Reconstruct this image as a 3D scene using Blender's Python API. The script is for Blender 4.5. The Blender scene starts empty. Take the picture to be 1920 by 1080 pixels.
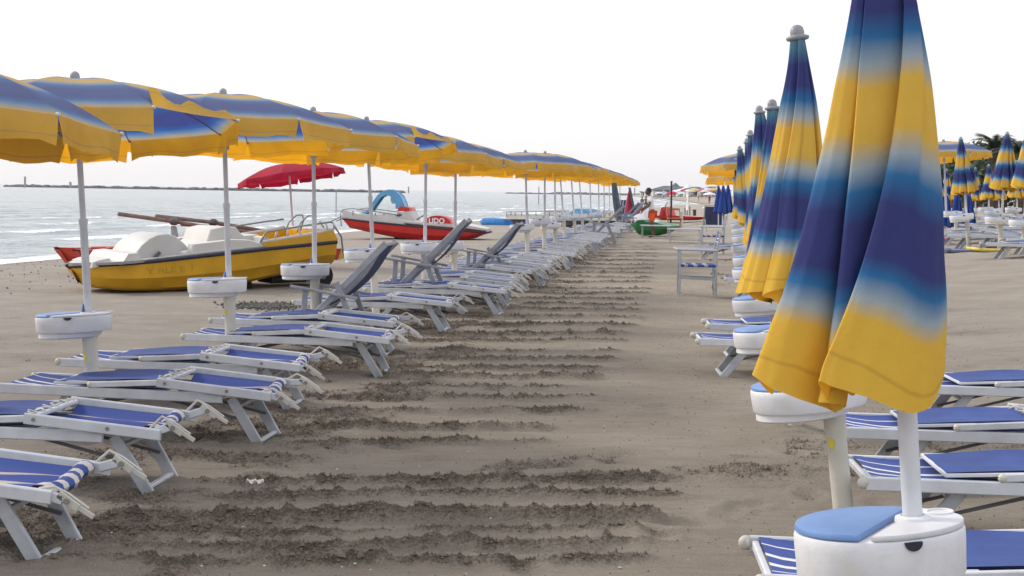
import bpy, math, random
import numpy as np
from mathutils import Vector, Matrix, Quaternion
R = math.radians
S = bpy.context.scene
COL = S.collection
random.seed(7)

# ------------------------------------------------------------------ camera
CAMH, F, PITCH, ROLL = 1.5, 2800.0, R(3.70), R(0.92)
KD = 1.4
f0 = Vector((0, math.cos(PITCH), -math.sin(PITCH)))
u0 = Vector((0, math.sin(PITCH), math.cos(PITCH)))
r0 = Vector((1, 0, 0))
cr = r0 * math.cos(ROLL) + u0 * math.sin(ROLL)
cu = u0 * math.cos(ROLL) - r0 * math.sin(ROLL)
CAM = Vector((0, 0, CAMH))
cd = bpy.data.cameras.new('camera'); cam = bpy.data.objects.new('camera', cd); COL.objects.link(cam)
cam.matrix_world = Matrix(((cr.x, cu.x, -f0.x, 0), (cr.y, cu.y, -f0.y, 0), (cr.z, cu.z, -f0.z, CAMH), (0, 0, 0, 1)))
cd.sensor_width = 36; cd.lens = 36 * F / 1920; cd.clip_start = 0.05; cd.clip_end = 30000
S.camera = cam

# ------------------------------------------------------------------ sky, sun, exposure
SUN_EL, SUN_ROT = R(34), R(-62)          # hazy sun over the sea, to the left of the view
W = bpy.data.worlds.new('World'); S.world = W; W.use_nodes = True
nt = W.node_tree; nt.nodes.clear()
sky = nt.nodes.new('ShaderNodeTexSky'); sky.sky_type = 'NISHITA'; sky.sun_disc = False
sky.sun_elevation = SUN_EL; sky.sun_rotation = SUN_ROT; sky.dust_density = 4; sky.air_density = 1.2
b1 = nt.nodes.new('ShaderNodeBackground'); b1.inputs['Strength'].default_value = 0.05
b2 = nt.nodes.new('ShaderNodeBackground'); b2.inputs['Color'].default_value = (0.97, 0.965, 1.0, 1); b2.inputs['Strength'].default_value = 0.86
ad = nt.nodes.new('ShaderNodeAddShader'); ow = nt.nodes.new('ShaderNodeOutputWorld')
nt.links.new(sky.outputs[0], b1.inputs['Color']); nt.links.new(b1.outputs[0], ad.inputs[0]); nt.links.new(b2.outputs[0], ad.inputs[1])
nt.links.new(ad.outputs[0], ow.inputs['Surface'])
sd = bpy.data.lights.new('sun', 'SUN'); sd.energy = 1.7; sd.angle = R(10); sd.color = (1, 0.94, 0.86)
sun = bpy.data.objects.new('sun', sd); COL.objects.link(sun)
sdir = Vector((math.sin(SUN_ROT) * math.cos(SUN_EL), math.cos(SUN_ROT) * math.cos(SUN_EL), math.sin(SUN_EL)))
sun.rotation_mode = 'QUATERNION'; sun.rotation_quaternion = sdir.to_track_quat('Z', 'Y'); sun.location = (0, 0, 20)
S.view_settings.view_transform = 'Standard'; S.view_settings.look = 'None'
S.view_settings.exposure = 0.17; S.view_settings.gamma = 1; S.view_settings.use_curve_mapping = False

# ------------------------------------------------------------------ ground shape
SEA = -0.35
SH_Y = np.array([-40, 11, 34.3, 63, 92, 127, 165, 231, 259, 532, 1260, 2100, 8400.])
SH_X = np.array([-28, -15.2, -11.6, -7.1, -2.0, 6.2, 16.5, 30, 34, 53, 92, 400, 9000.])
def shore_x(y): return np.interp(y, SH_Y, SH_X)
def gz_np(x, y):
    base = np.clip(.0016 * np.clip(y, 0, None), 0, .12) + np.clip(.088 * np.clip(x - 1.9 - .086 * np.clip(y, 0, 84), 0, None), 0, .55)
    s = x - shore_x(y)
    return np.where(s > 0, SEA + (base - SEA) * (1 - np.exp(-np.clip(s, 0, None) / 3.3)), SEA + .05 * s)
def gz(x, y): return float(gz_np(np.float64(x), np.float64(y)))
def ray(px, py): return (cr * ((px - 960) / F) + cu * ((540 - py) / F) + f0)
def at(px, py, Y):                       # the point seen at (px,py) that stands 1.4 Y metres away
    d = ray(px, py); Y = Y * KD; return CAM + d * (Y / d.y)
def gnd(px, py):
    d = ray(px, py); z = 0.0
    for _ in range(40):
        p = CAM + d * ((z - CAMH) / d.z)
        z = .5 * z + .5 * gz(p.x, p.y)
    return Vector((p.x, p.y, gz(p.x, p.y)))

# ------------------------------------------------------------------ noise
def h2(ix, iy, s):
    v = np.sin(ix * 127.1 + iy * 311.7 + s * 74.7) * 43758.5453
    return v - np.floor(v)
def vn(x, y, s=0):
    ix, iy = np.floor(x), np.floor(y); fx, fy = x - ix, y - iy
    fx = fx * fx * (3 - 2 * fx); fy = fy * fy * (3 - 2 * fy)
    a, b, c, d = h2(ix, iy, s), h2(ix + 1, iy, s), h2(ix, iy + 1, s), h2(ix + 1, iy + 1, s)
    return (a + (b - a) * fx) * (1 - fy) + (c + (d - c) * fx) * fy
def fbm(x, y, s=0, o=4):
    t = 0; a = .5
    for i in range(o):
        t = t + a * vn(x * 2 ** i, y * 2 ** i, s + i * 3); a *= .5
    return t

# ------------------------------------------------------------------ materials
MT = {}
def newmat(name):
    m = bpy.data.materials.new(name); m.use_nodes = True; n = m.node_tree; MT[name] = m
    return m, n, n.nodes['Principled BSDF']
def N(n, t, **k):
    q = n.nodes.new(t)
    for a, b in k.items(): setattr(q, a, b)
    return q
def noise(n, scale, detail=3, vec=None, rough=.5):
    q = N(n, 'ShaderNodeTexNoise'); q.inputs['Scale'].default_value = scale; q.inputs['Detail'].default_value = detail; q.inputs['Roughness'].default_value = rough
    if vec is not None: n.links.new(vec, q.inputs['Vector'])
    return q
def objco(n): return N(n, 'ShaderNodeTexCoord').outputs['Object']
def ramp(n, fac, stops, interp='LINEAR'):
    r = N(n, 'ShaderNodeValToRGB'); r.color_ramp.interpolation = interp
    e = r.color_ramp.elements
    while len(e) < len(stops): e.new(.5)
    for i, (p, c) in enumerate(stops): e[i].position = p; e[i].color = (*c, 1)
    n.links.new(fac, r.inputs['Fac']); return r
def bump(n, h, strength, dist, bs):
    b = N(n, 'ShaderNodeBump'); b.inputs['Strength'].default_value = strength; b.inputs['Distance'].default_value = dist
    n.links.new(h, b.inputs['Height']); n.links.new(b.outputs[0], bs.inputs['Normal']); return b
def plain(name, col, rough=.5, metal=0, var=.12, scale=6, bmp=0, dirt=None, spec=None):
    m, n, bs = newmat(name); oc = objco(n)
    nz = noise(n, scale, 5, oc, .6)
    lo = tuple(c * (1 - var) for c in col); hi = tuple(min(1, c * (1 + var * .5)) for c in col)
    stops = [(.3, lo), (.65, hi)]
    if dirt: stops = [(.25, dirt), (.38, lo), (.65, hi)]
    r = ramp(n, nz.outputs['Fac'], stops)
    oi = N(n, 'ShaderNodeObjectInfo'); mr = N(n, 'ShaderNodeMapRange'); n.links.new(oi.outputs['Random'], mr.inputs[0]); mr.inputs[3].default_value = .86; mr.inputs[4].default_value = 1.08
    hv = N(n, 'ShaderNodeHueSaturation'); n.links.new(mr.outputs[0], hv.inputs['Value']); n.links.new(r.outputs[0], hv.inputs['Color'])
    n.links.new(hv.outputs[0], bs.inputs['Base Color'])
    bs.inputs['Roughness'].default_value = rough; bs.inputs['Metallic'].default_value = metal
    if spec is not None: bs.inputs['Specular IOR Level'].default_value = spec
    if bmp:
        n2 = noise(n, 60, 3, oc); bump(n, n2.outputs['Fac'], bmp, .004, bs)
    return m
plain('white_plastic', (.74, .75, .78), .45, scale=9, var=.07, bmp=.25, dirt=(.66, .655, .64))
plain('lid_blue', (.14, .27, .56), .5, scale=8, var=.12, bmp=.2)
plain('wedge_blue', (.05, .13, .42), .5)
plain('pole_white', (.62, .64, .68), .4, scale=5, var=.14)
plain('post_cream', (.62, .6, .53), .5, scale=4, var=.12, dirt=(.36, .31, .22))
plain('rail_white', (.60, .62, .66), .38, scale=7, var=.10, dirt=(.42, .41, .40))
plain('leg_grey', (.46, .48, .52), .4, scale=7, var=.18, dirt=(.28, .27, .25))
plain('dark_metal', (.10, .10, .11), .45)
plain('grey_metal', (.26, .27, .29), .35, metal=.4)
plain('screw', (.25, .22, .2), .5)
plain('cap_plastic', (.55, .53, .48), .45, scale=14, var=.1)
plain('knob_grey', (.30, .31, .33), .45, var=.15, scale=30)
plain('sticker_yellow', (.75, .62, .05), .5)
plain('dark_hole', (.02, .02, .04), .6)
plain('chair_grey', (.32, .33, .36), .55, scale=6, var=.2, dirt=(.2, .2, .21))
plain('chair_cloth', (.035, .045, .12), .85, scale=10, var=.3)
plain('alu', (.42, .44, .46), .35, metal=.3, scale=8, var=.15)
plain('hood_blue', (.026, .060, .24), .8, scale=5, var=.25, bmp=.3)
plain('boat_yellow', (.62, .33, .012), .35, scale=2.2, var=.14, dirt=(.40, .20, .02))
plain('boat_white', (.58, .565, .54), .45, scale=2.5, var=.08, dirt=(.52, .50, .46))
plain('boat_red', (.58, .02, .015), .3, scale=2, var=.2)
plain('row_red', (.50, .06, .035), .5, scale=3, var=.25)
plain('rubber_blue', (.02, .022, .045), .6)
plain('tyre', (.012, .012, .014), .8)
plain('slide_blue', (.12, .36, .62), .35, scale=2, var=.15)
plain('faded_wood', (.24, .175, .15), .75, scale=12, var=.35)
plain('kayak_blue', (.03, .22, .62), .35, scale=3, var=.25)
plain('hull_black', (.015, .017, .025), .5)
plain('hull_green', (.01, .16, .04), .4, scale=3, var=.3)
plain('crimson_cloth', (.55, .012, .06), .8, scale=3, var=.2)
plain('maroon_cloth', (.34, .02, .045), .8, scale=4, var=.3)
plain('grey_cloth', (.10, .13, .17), .85, scale=4, var=.3)
plain('bag_white', (.72, .73, .76), .4, scale=10, var=.1, bmp=.4)
plain('bag_cyan', (.16, .46, .62), .4, scale=10, var=.15, bmp=.4)
plain('shirt_white', (.74, .72, .72), .85, scale=12, var=.06)
plain('shorts_orange', (.68, .09, .02), .8, scale=9, var=.15)
plain('skin_dark', (.13, .062, .04), .55, scale=9, var=.1)
plain('skin_tan', (.34, .17, .11), .6, scale=9, var=.1)
plain('hair_black', (.012, .010, .010), .7)
plain('swim_red', (.5, .03, .03), .8)
plain('swim_dark', (.03, .04, .07), .8)
plain('post_brown', (.055, .035, .025), .8, scale=12, var=.3)
plain('orange_wood', (.45, .2, .08), .6, scale=12, var=.3)
plain('plastic_red', (.52, .02, .03), .35)
plain('plastic_yellow', (.62, .48, .07), .5)
plain('magenta', (.6, .02, .22), .5)
plain('mat_blue', (.14, .17, .32), .8)
plain('sign_white', (.8, .8, .8), .5)
plain('mark_grey', (.3, .31, .33), .6)
plain('letter_white', (.85, .83, .82), .5)
plain('letter_faint', (.44, .235, .014), .6)
plain('stone_dark', (.11, .115, .12), .9, scale=.3, var=.4)
plain('shell', (.62, .58, .54), .6)
plain('pebble', (.10, .095, .09), .7, scale=4, var=.6)
plain('wall_pink', (.42, .27, .22), .8, scale=1, var=.1)
plain('wall_pale', (.6, .6, .6), .8, scale=1, var=.06)
plain('roof_slate', (.10, .12, .15), .7, scale=1, var=.2)
plain('roof_blue', (.12, .18, .32), .7, scale=1, var=.15)
plain('roof_white', (.7, .7, .72), .6, scale=1, var=.05)
plain('window_dark', (.03, .04, .055), .2)
plain('trunk', (.09, .065, .045), .9, scale=8, var=.35)
plain('palm_leaf', (.028, .048, .022), .6, scale=3, var=.4)
plain('tree_leaf', (.030, .058, .018), .7, scale=2, var=.5)
plain('hill_green', (.10, .13, .13), .95, scale=.01, var=.3)

# cloth dyed in rings of yellow, pale, blue and indigo; t runs from the top (0) to the hem (1)
def cloth(name, bleach, transl):
    m, n, bs = newmat(name)
    a = N(n, 'ShaderNodeAttribute', attribute_name='t')
    yel = (.76, .485, .062); pal = (.36, .43, .47); blu = (.018, .15, .36); ind = (.032, .040, .18)
    if bleach > .1: ind = (.035, .058, .27); blu = (.025, .17, .44)
    def bl(c, k=1):
        g = (.62, .60, .55) if c == yel else (.50, .56, .70)
        return tuple(c[i] * (1 - bleach * k) + g[i] * bleach * k for i in range(3))
    nz = noise(n, 5, 3, objco(n)); ma = N(n, 'ShaderNodeMath', operation='MULTIPLY_ADD')
    n.links.new(nz.outputs['Fac'], ma.inputs[0]); ma.inputs[1].default_value = .022; n.links.new(a.outputs['Fac'], ma.inputs[2])
    stops = [(.0, bl((.20, .27, .33))), (.06, bl((.07, .20, .30))), (.12, bl(ind)), (.205, bl(ind)), (.26, bl(blu)), (.32, bl(pal)), (.365, bl(yel, 1.25)),
             (.475, bl(yel, 1.25)), (.53, bl(pal)), (.58, bl(blu)), (.645, bl(ind)), (.76, bl(ind)), (.80, bl(blu)), (.845, bl(pal)), (.885, bl(yel, .5)), (.972, bl(yel, .3)), (.978, bl((.60, .35, .038))), (.984, bl(yel, .3)), (1, bl(yel, .3))]
    r = ramp(n, ma.outputs[0], stops, 'LINEAR')
    # weave and slight dirt
    oc = objco(n); wv = noise(n, 420, 2, oc); big = noise(n, 7, 4, oc); wr = noise(n, 22, 3, oc)
    mx = N(n, 'ShaderNodeMix', data_type='RGBA', blend_type='MULTIPLY'); mx.inputs[0].default_value = .35
    rr = ramp(n, big.outputs['Fac'], [(.3, (.78, .76, .74)), (.7, (1, 1, 1))])
    n.links.new(r.outputs[0], mx.inputs[6]); n.links.new(rr.outputs[0], mx.inputs[7])
    bs.inputs['Roughness'].default_value = .85; bs.inputs['Specular IOR Level'].default_value = .2
    n.links.new(mx.outputs[2], bs.inputs['Base Color'])
    b = bump(n, wv.outputs['Fac'], .35, .003, bs)
    b2_ = N(n, 'ShaderNodeBump'); b2_.inputs['Strength'].default_value = .25; b2_.inputs['Distance'].default_value = .012; n.links.new(wr.outputs['Fac'], b2_.inputs['Height']); n.links.new(b2_.outputs[0], b.inputs['Normal'])
    tr = N(n, 'ShaderNodeBsdfTranslucent')
    hs = N(n, 'ShaderNodeHueSaturation'); hs.inputs['Saturation'].default_value = 1.1; hs.inputs['Value'].default_value = 1.8
    gm = N(n, 'ShaderNodeGamma'); gm.inputs[1].default_value = 1.9; n.links.new(mx.outputs[2], gm.inputs[0]); n.links.new(gm.outputs[0], hs.inputs['Color']); n.links.new(hs.outputs[0], tr.inputs['Color'])
    ms = N(n, 'ShaderNodeMixShader'); ms.inputs[0].default_value = transl
    n.links.new(bs.outputs[0], ms.inputs[1]); n.links.new(tr.outputs[0], ms.inputs[2])
    n.links.new(ms.outputs[0], n.nodes['Material Output'].inputs['Surface'])
    return m
cloth('cloth_open', .33, .5)
cloth('cloth_closed', .03, .18)
def cloth2(name, col, k=.35):
    m, n, bs = newmat(name)
    nz = noise(n, 3, 4, objco(n)); r = ramp(n, nz.outputs['Fac'], [(.3, tuple(c * .8 for c in col)), (.7, col)])
    n.links.new(r.outputs[0], bs.inputs['Base Color']); bs.inputs['Roughness'].default_value = .85
    tr = N(n, 'ShaderNodeBsdfTranslucent'); n.links.new(r.outputs[0], tr.inputs['Color'])
    ms = N(n, 'ShaderNodeMixShader'); ms.inputs[0].default_value = k
    n.links.new(bs.outputs[0], ms.inputs[1]); n.links.new(tr.outputs[0], ms.inputs[2]); n.links.new(ms.outputs[0], n.nodes['Material Output'].inputs['Surface'])
cloth2('red_canopy', (.46, .010, .045))
cloth2('blue_canopy', (.02, .07, .34), .15)
# lounger sling: blue with pairs of narrow white stripes running lengthwise (attribute t = across)
def stripes(name, cream, sp):
    m, n, bs = newmat(name); a = N(n, 'ShaderNodeAttribute', attribute_name='t')
    B = (.030, .062, .26); Wt = cream
    st = [(0, B)]
    for c, w in sp:
        st += [(c - w, B), (c - w + .004, Wt), (c + w - .004, Wt), (c + w, B)]
    st = st[:31]
    r = ramp(n, a.outputs['Fac'], st); n.links.new(r.outputs[0], bs.inputs['Base Color']); bs.inputs['Roughness'].default_value = .75
    wv = noise(n, 260, 2, objco(n)); bump(n, wv.outputs['Fac'], .3, .002, bs)
stripes('sling_striped', (.70, .70, .70), ((.14, .010), (.30, .036), (.53, .036), (.80, .014)))
stripes('sling_cream', (.46, .40, .34), ((.22, .02), (.42, .035), (.72, .018)))
stripes('seat_grey', (.34, .36, .40), ((.15, .05), (.42, .06), (.72, .06)))
stripes('sling_roll', (.56, .52, .48), ((.12, .05), (.32, .05), (.52, .05), (.72, .05), (.9, .04)))
# ------------------------------------------------------------------ mesh collector
class MB:
    def __init__(s): s.v = []; s.f = []; s.m = []; s.t = []; s.mats = []
    def mi(s, mat):
        if mat not in s.mats: s.mats.append(mat)
        return s.mats.index(mat)
    def add(s, vs, fs, mat, t=None):
        o = len(s.v); s.v += [tuple(p) for p in vs]; s.t += list(t) if t is not None else [0] * len(vs)
        k = s.mi(mat); s.f += [tuple(i + o for i in q) for q in fs]; s.m += [k] * len(fs); return s
    def bar(s, p0, p1, w, h, mat, up=(0, 0, 1)):
        p0, p1 = Vector(p0), Vector(p1); d = (p1 - p0).normalized(); up = Vector(up)
        if abs(d.dot(up)) > .99: up = Vector((1, 0, 0))
        sx = d.cross(up).normalized(); uz = sx.cross(d).normalized()
        c = min(w, h) * .18; prof = []
        for a, b in ((1, 1), (-1, 1), (-1, -1), (1, -1)):
            A = (a * w / 2, b * (h / 2 - c)); B = (a * (w / 2 - c), b * h / 2)
            prof += [A, B] if a * b > 0 else [B, A]
        n = len(prof); vs = [p + sx * x + uz * z for p in (p0, p1) for x, z in prof]
        fs = [(i, (i + 1) % n, n + (i + 1) % n, n + i) for i in range(n)] + [tuple(range(n))[::-1], tuple(range(n, 2 * n))]
        return s.add(vs, fs, mat)
    def box(s, c, d, mat):
        c = Vector(c); return s.bar(c - Vector((d[0] / 2, 0, 0)), c + Vector((d[0] / 2, 0, 0)), d[1], d[2], mat)
    def tube(s, pts, r, mat, n=8, cap=True):
        pts = [Vector(p) for p in pts]; rs = r if isinstance(r, (list, tuple)) else [r] * len(pts)
        vs = []; prev = None
        for i, p in enumerate(pts):
            d = (pts[min(i + 1, len(pts) - 1)] - pts[max(i - 1, 0)]).normalized()
            if prev is None: a = d.orthogonal().normalized()
            else: a = (prev - d * prev.dot(d)).normalized()
            prev = a; b = d.cross(a)
            vs += [p + (a * math.cos(k * 2 * math.pi / n) + b * math.sin(k * 2 * math.pi / n)) * rs[i] for k in range(n)]
        fs = [(i * n + k, i * n + (k + 1) % n, (i + 1) * n + (k + 1) % n, (i + 1) * n + k) for i in range(len(pts) - 1) for k in range(n)]
        if cap: fs += [tuple(range(n))[::-1], tuple(range((len(pts) - 1) * n, len(pts) * n))]
        return s.add(vs, fs, mat)
    def lathe(s, prof, mat, n=20, c=(0, 0, 0)):
        vs = [(c[0] + r * math.cos(k * 2 * math.pi / n), c[1] + r * math.sin(k * 2 * math.pi / n), c[2] + z) for r, z in prof for k in range(n)]
        fs = [(i * n + k, i * n + (k + 1) % n, (i + 1) * n + (k + 1) % n, (i + 1) * n + k) for i in range(len(prof) - 1) for k in range(n)]
        fs += [tuple(range(n))[::-1], tuple(range((len(prof) - 1) * n, len(prof) * n))]
        return s.add(vs, fs, mat)
    def ball(s, c, r, mat, n=10, sc=(1, 1, 1)):
        k = n // 2 + 1
        prof = [(max(1e-4, r * math.sin(math.pi * i / k)), -r * math.cos(math.pi * i / k)) for i in range(k + 1)]
        vs = []
        for rr, z in prof:
            vs += [(c[0] + sc[0] * rr * math.cos(j * 2 * math.pi / n), c[1] + sc[1] * rr * math.sin(j * 2 * math.pi / n), c[2] + sc[2] * z) for j in range(n)]
        fs = [(i * n + j, i * n + (j + 1) % n, (i + 1) * n + (j + 1) % n, (i + 1) * n + j) for i in range(k) for j in range(n)]
        return s.add(vs, fs, mat)
    def prism(s, poly, a0, a1, mat, axis='z', inset=0):
        # polygon in (x,y) extruded along z, or in (x,z) extruded along y
        def P(x, y, h): return (x, y, h) if axis == 'z' else (x, h, y)
        n = len(poly); cx = sum(p[0] for p in poly) / n; cy = sum(p[1] for p in poly) / n
        rings = []
        if inset:
            q = [(x + (cx - x) * inset, y + (cy - y) * inset) for x, y in poly]
            e = min(abs(a1 - a0) * .25, .02) * (1 if a1 > a0 else -1)
            rings = [(q, a0), (poly, a0 + e), (poly, a1 - e), (q, a1)]
        else: rings = [(poly, a0), (poly, a1)]
        vs = [P(x, y, h) for pl, h in rings for x, y in pl]; m = len(rings)
        fs = [(i * n + k, i * n + (k + 1) % n, (i + 1) * n + (k + 1) % n, (i + 1) * n + k) for i in range(m - 1) for k in range(n)]
        fs += [tuple(range(n))[::-1], tuple(range((m - 1) * n, m * n))]
        return s.add(vs, fs, mat)
    def grid(s, fn, nu, nv, mat):
        vs = []; t = []
        for i in range(nu + 1):
            for j in range(nv + 1):
                q = fn(i / nu, j / nv); vs.append(q[:3]); t.append(q[3] if len(q) > 3 else 0)
        fs = [(i * (nv + 1) + j, i * (nv + 1) + j + 1, (i + 1) * (nv + 1) + j + 1, (i + 1) * (nv + 1) + j) for i in range(nu) for j in range(nv)]
        return s.add(vs, fs, mat, t)
    def mesh(s, name, smooth=False, angle=None):
        me = bpy.data.meshes.new(name); me.from_pydata(s.v, [], s.f)
        for k in s.mats: me.materials.append(MT[k])
        me.polygons.foreach_set('material_index', s.m)
        a = me.attributes.new('t', 'FLOAT', 'POINT'); a.data.foreach_set('value', s.t)
        if smooth: me.polygons.foreach_set('use_smooth', [True] * len(s.f))
        me.update()
        import bmesh
        bm = bmesh.new(); bm.from_mesh(me)
        if not getattr(s, 'open', False): bmesh.ops.recalc_face_normals(bm, faces=bm.faces)
        bm.to_mesh(me); bm.free()
        if smooth and angle: me.set_sharp_from_angle(angle=R(angle))
        return me

def put(name, me, parent=None, loc=(0, 0, 0), rot=(0, 0, 0), scale=None):
    o = bpy.data.objects.new(name, me); COL.objects.link(o)
    o.parent = parent; o.location = loc; o.rotation_euler = rot
    if scale: o.scale = scale
    return o
def tag(o, label=None, cat=None, group=None, kind=None):
    if label: o['label'] = label
    if cat: o['category'] = cat
    if group: o['group'] = group
    if kind: o['kind'] = kind
    return o
def thing(name, label, cat, loc, rot=0, group=None):
    o = bpy.data.objects.new(name, None); COL.objects.link(o); o.empty_display_size = .2
    o.location = loc
    if isinstance(rot, Quaternion): o.rotation_mode = 'QUATERNION'; o.rotation_quaternion = rot
    elif isinstance(rot, (int, float)): o.rotation_euler = (0, 0, rot)
    else: o.rotation_euler = rot
    return tag(o, label, cat, group)
ORD = ['first', 'second', 'third', 'fourth', 'fifth', 'sixth', 'seventh', 'eighth', 'ninth', 'tenth', 'eleventh', 'twelfth', 'thirteenth', 'fourteenth', 'fifteenth', 'sixteenth', 'seventeenth', 'eighteenth', 'nineteenth', 'twentieth']
ORD += ['twenty-' + w for w in ORD[:9]] + ['thirtieth'] + ['thirty-' + w for w in ORD[:9]] + ['fortieth']
# ------------------------------------------------------------------ sand
def spaced(start, end, step, growth):
    out = [start]; x = start
    while x < end: step *= growth; x += step; out.append(x)
    return out
def build_sand():
    ys = []; y = 4.6
    while y < 40: ys.append(y); y += max(.012, y * .0021)
    g = .12
    while y < 3000: ys.append(y); g *= 1.045; y += g
    ys = [-6, -3, -1, .5, 1.6, 2.4, 3.0, 3.4, 3.7, 4.0, 4.2, 4.4, 4.5] + ys
    mid = list(np.arange(-3.4, 2.7, .0165))
    lft = [-(v) for v in spaced(3.42, 400, .02, 1.035)][::-1]; rgt = spaced(2.72, 1500, .02, 1.032)
    xs = np.array(lft + mid + rgt); ys = np.array(ys)
    X, Y = np.meshgrid(xs, ys)
    # the aisle leans to the right with distance: let the fine columns follow it
    X = X + .107 * np.clip(Y, 0, 56)
    Z = gz_np(X, Y)
    u = X - .107 * np.clip(Y, 0, 56); Yr = Y; Y = Y / KD      # position across the aisle
    near = np.clip(1.25 - Y / 60, 0, 1)
    und = (fbm(X * .9, Y * .9, 3) - .5) * .05 + (fbm(X * 3.1, Y * 3.1, 5) - .5) * .016 + (fbm(X * 1.3, Y * 17, 6, 3) - .45) * .020 * np.clip((u + 2.6) * 2, 0, 1)
    # raked strokes running across the aisle, each ending in a small heap
    rng = random.Random(4); ridge = np.zeros_like(Z); edge = np.zeros_like(Z)
    rows = [(1066, 1235), (1039, 1244), (1003, 1215), (982, 1263), (936, 1300), (908, 1290), (834, 1036), (807, 1046), (775, 1122), (750, 1134), (727, 1090), (707, 1136), (693, 1148), (676, 1165), (660, 1170), (641, 1187), (629, 1190), (612, 1200), (597, 1210),
            (584, 1212), (573, 1215), (562, 1218), (551, 1222), (541, 1225), (531, 1228), (522, 1231), (513, 1234), (505, 1236), (497, 1238), (489, 1240), (482, 1241), (475, 1242), (469, 1243), (463, 1244), (458, 1245)]
    for k, (py_, xr_) in enumerate(rows):
        yy = 3000 / (py_ - 356.5); xe = (xr_ - 960) / 2000 * yy; strong = {982: 1.5, 1039: 1.2, 1003: .5, 727: .4}.get(py_, 1)
        w = (.024 + .009 * rng.random()) / KD * (1 + yy * .05); hgt = (.026 + .014 * rng.random()) * strong
        wob = .07 * (vn(X * .8, X * 0 + k * 7.3, 11) - .5) + .03 * (vn(X * 3.3, X * 0 + k * 3.1, 12) - .5) + .012 * (vn(X * 14, X * 0 + k * 3.1, 13) - .5)
        d = Y - (yy + wob + .007 * yy * X)
        sel = np.abs(d) < .6
        cut = 1 / (1 + np.exp(np.clip((X - xe) * 22, -40, 40))) / (1 + np.exp(np.clip(-(u + 2.35) * 6, -40, 40)))
        brk = np.clip(vn(X * 1.7 + k * 5, Y * .3, 21) * 2.4 + .3, 0.5, 1) * (.75 + .5 * vn(X * 11 + k, Y * 9, 22))
        ridge += np.where(sel, hgt * np.exp(-(d / w) ** 2) * cut * brk - .35 * hgt * np.exp(-((d + 2.1 * w) / (1.5 * w)) ** 2) * cut, 0)
        edge += np.where(sel, np.exp(-(d / (w * 1.15)) ** 2) * cut * brk, 0)
    # trampled belt; churned sand beneath the parasols, their shade painted in as darker tone
    belt = .9 * np.exp(-((Y - 5.65 - .12 * X) / .36) ** 2) * np.clip(1.1 - np.abs(u + .3) / 3.2, 0, 1)
    belt = np.maximum(belt, .8 * np.exp(-((Y - 4.3) / .5) ** 2) * np.clip((-1.0 - u) * 1.2, 0, 1))
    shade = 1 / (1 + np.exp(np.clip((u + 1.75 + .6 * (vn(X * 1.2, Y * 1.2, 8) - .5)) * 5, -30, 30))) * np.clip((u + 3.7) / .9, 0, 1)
    blot = np.clip((fbm(X * .8, Y * 1.5, 31, 4) - .50) * 7, 0, 1) * (u > .7) * (u < 3.4)
    blotl = np.clip((fbm(X * 1.1, Y * 2.2, 41, 4) - .50) * 7, 0, 1) * (u < -2.6) * .45
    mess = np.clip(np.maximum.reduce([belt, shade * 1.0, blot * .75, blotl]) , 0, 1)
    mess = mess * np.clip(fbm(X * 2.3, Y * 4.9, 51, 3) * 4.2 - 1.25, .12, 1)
    lump = fbm(X * 7, Y * 9, 61, 3) - .45
    crumb = np.abs(fbm(X * 24, Y * 26, 71, 2) - .38)
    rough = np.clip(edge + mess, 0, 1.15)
    Z = Z + near * (und + ridge + lump * .085 * mess + crumb * .085 * rough + (vn(X * 55, Yr * 55, 81) - .5) * .014 * rough + (vn(X * 90, Yr * 90, 82) - .5) * .003)
    # footprints
    Y = Yr
    fp = np.zeros_like(Z); rr = random.Random(9)
    for i in range(420):
        fy = rr.uniform(5, 34); fx = .107 * fy + rr.choice([rr.uniform(.7, 3), rr.uniform(-7, -2.5), rr.uniform(-1.6, 1.2)])
        a = rr.uniform(0, 3.14); ca, sa = math.cos(a), math.sin(a)
        i0, i1 = np.searchsorted(ys, fy - .35), np.searchsorted(ys, fy + .35)
        xx, yv = X[i0:i1] - fx, Y[i0:i1] - fy
        p = (xx * ca + yv * sa) / .13; q = (-xx * sa + yv * ca) / .065; e = p * p + q * q
        fp[i0:i1] += rr.uniform(.5, 1) * (-.022 * np.exp(-e * 1.2) + .010 * np.exp(-(np.sqrt(e) - 1.5) ** 2 * 5))
    Z = Z + fp
    # sand heaped round the foot of the nearer posts
    heap = np.zeros_like(Z)
    for px, ty, yo in ((166, 590, 6.65), (429, 524, 8.55), (590, 497, 10.3), (699, 468, 12.3), (797, 457, 14.3), (1712, 983, 2.57), (1558, 716, 4.57), (1478, 615, 6.7), (1452, 556, 8.7), (1812, 402, 21.6), (1878, 408, 21.2)):
        p = at(px, ty, yo); r2 = (X - p.x - .05) ** 2 + (Yr - p.y) ** 2; heap += np.exp(-r2 / .022)
    Z = Z + heap * .05 * (.7 + .6 * vn(X * 9, Yr * 9, 33)); rough = np.clip(rough + heap * .5, 0, 1.2)
    wet_shade = np.clip(rough * (.86 + .9 * (fbm(X * 9, Y * 9, 91, 2) - .4)) + np.clip(-fp * 22, 0, .4), 0, 1)  # dark tone: moist turned sand plus the painted parasol shade
    damp_shade = np.clip((u + 3.4) / 1.2, 0, 1) * np.clip((3.2 - u) / 2.6, .35, 1) * np.clip(1.25 - Yr / 75, .45, 1)  # aisle tint: canopy shade put into the sand colour, with raked moist sand
    sea = np.exp(-np.clip(X - shore_x(Y), 0, None) / .9)
    ny, nx = X.shape
    co = np.stack([X, Y, Z], -1).reshape(-1, 3).astype(np.float32)
    me = bpy.data.meshes.new('sand'); me.vertices.add(nx * ny); me.vertices.foreach_set('co', co.ravel())
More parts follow.
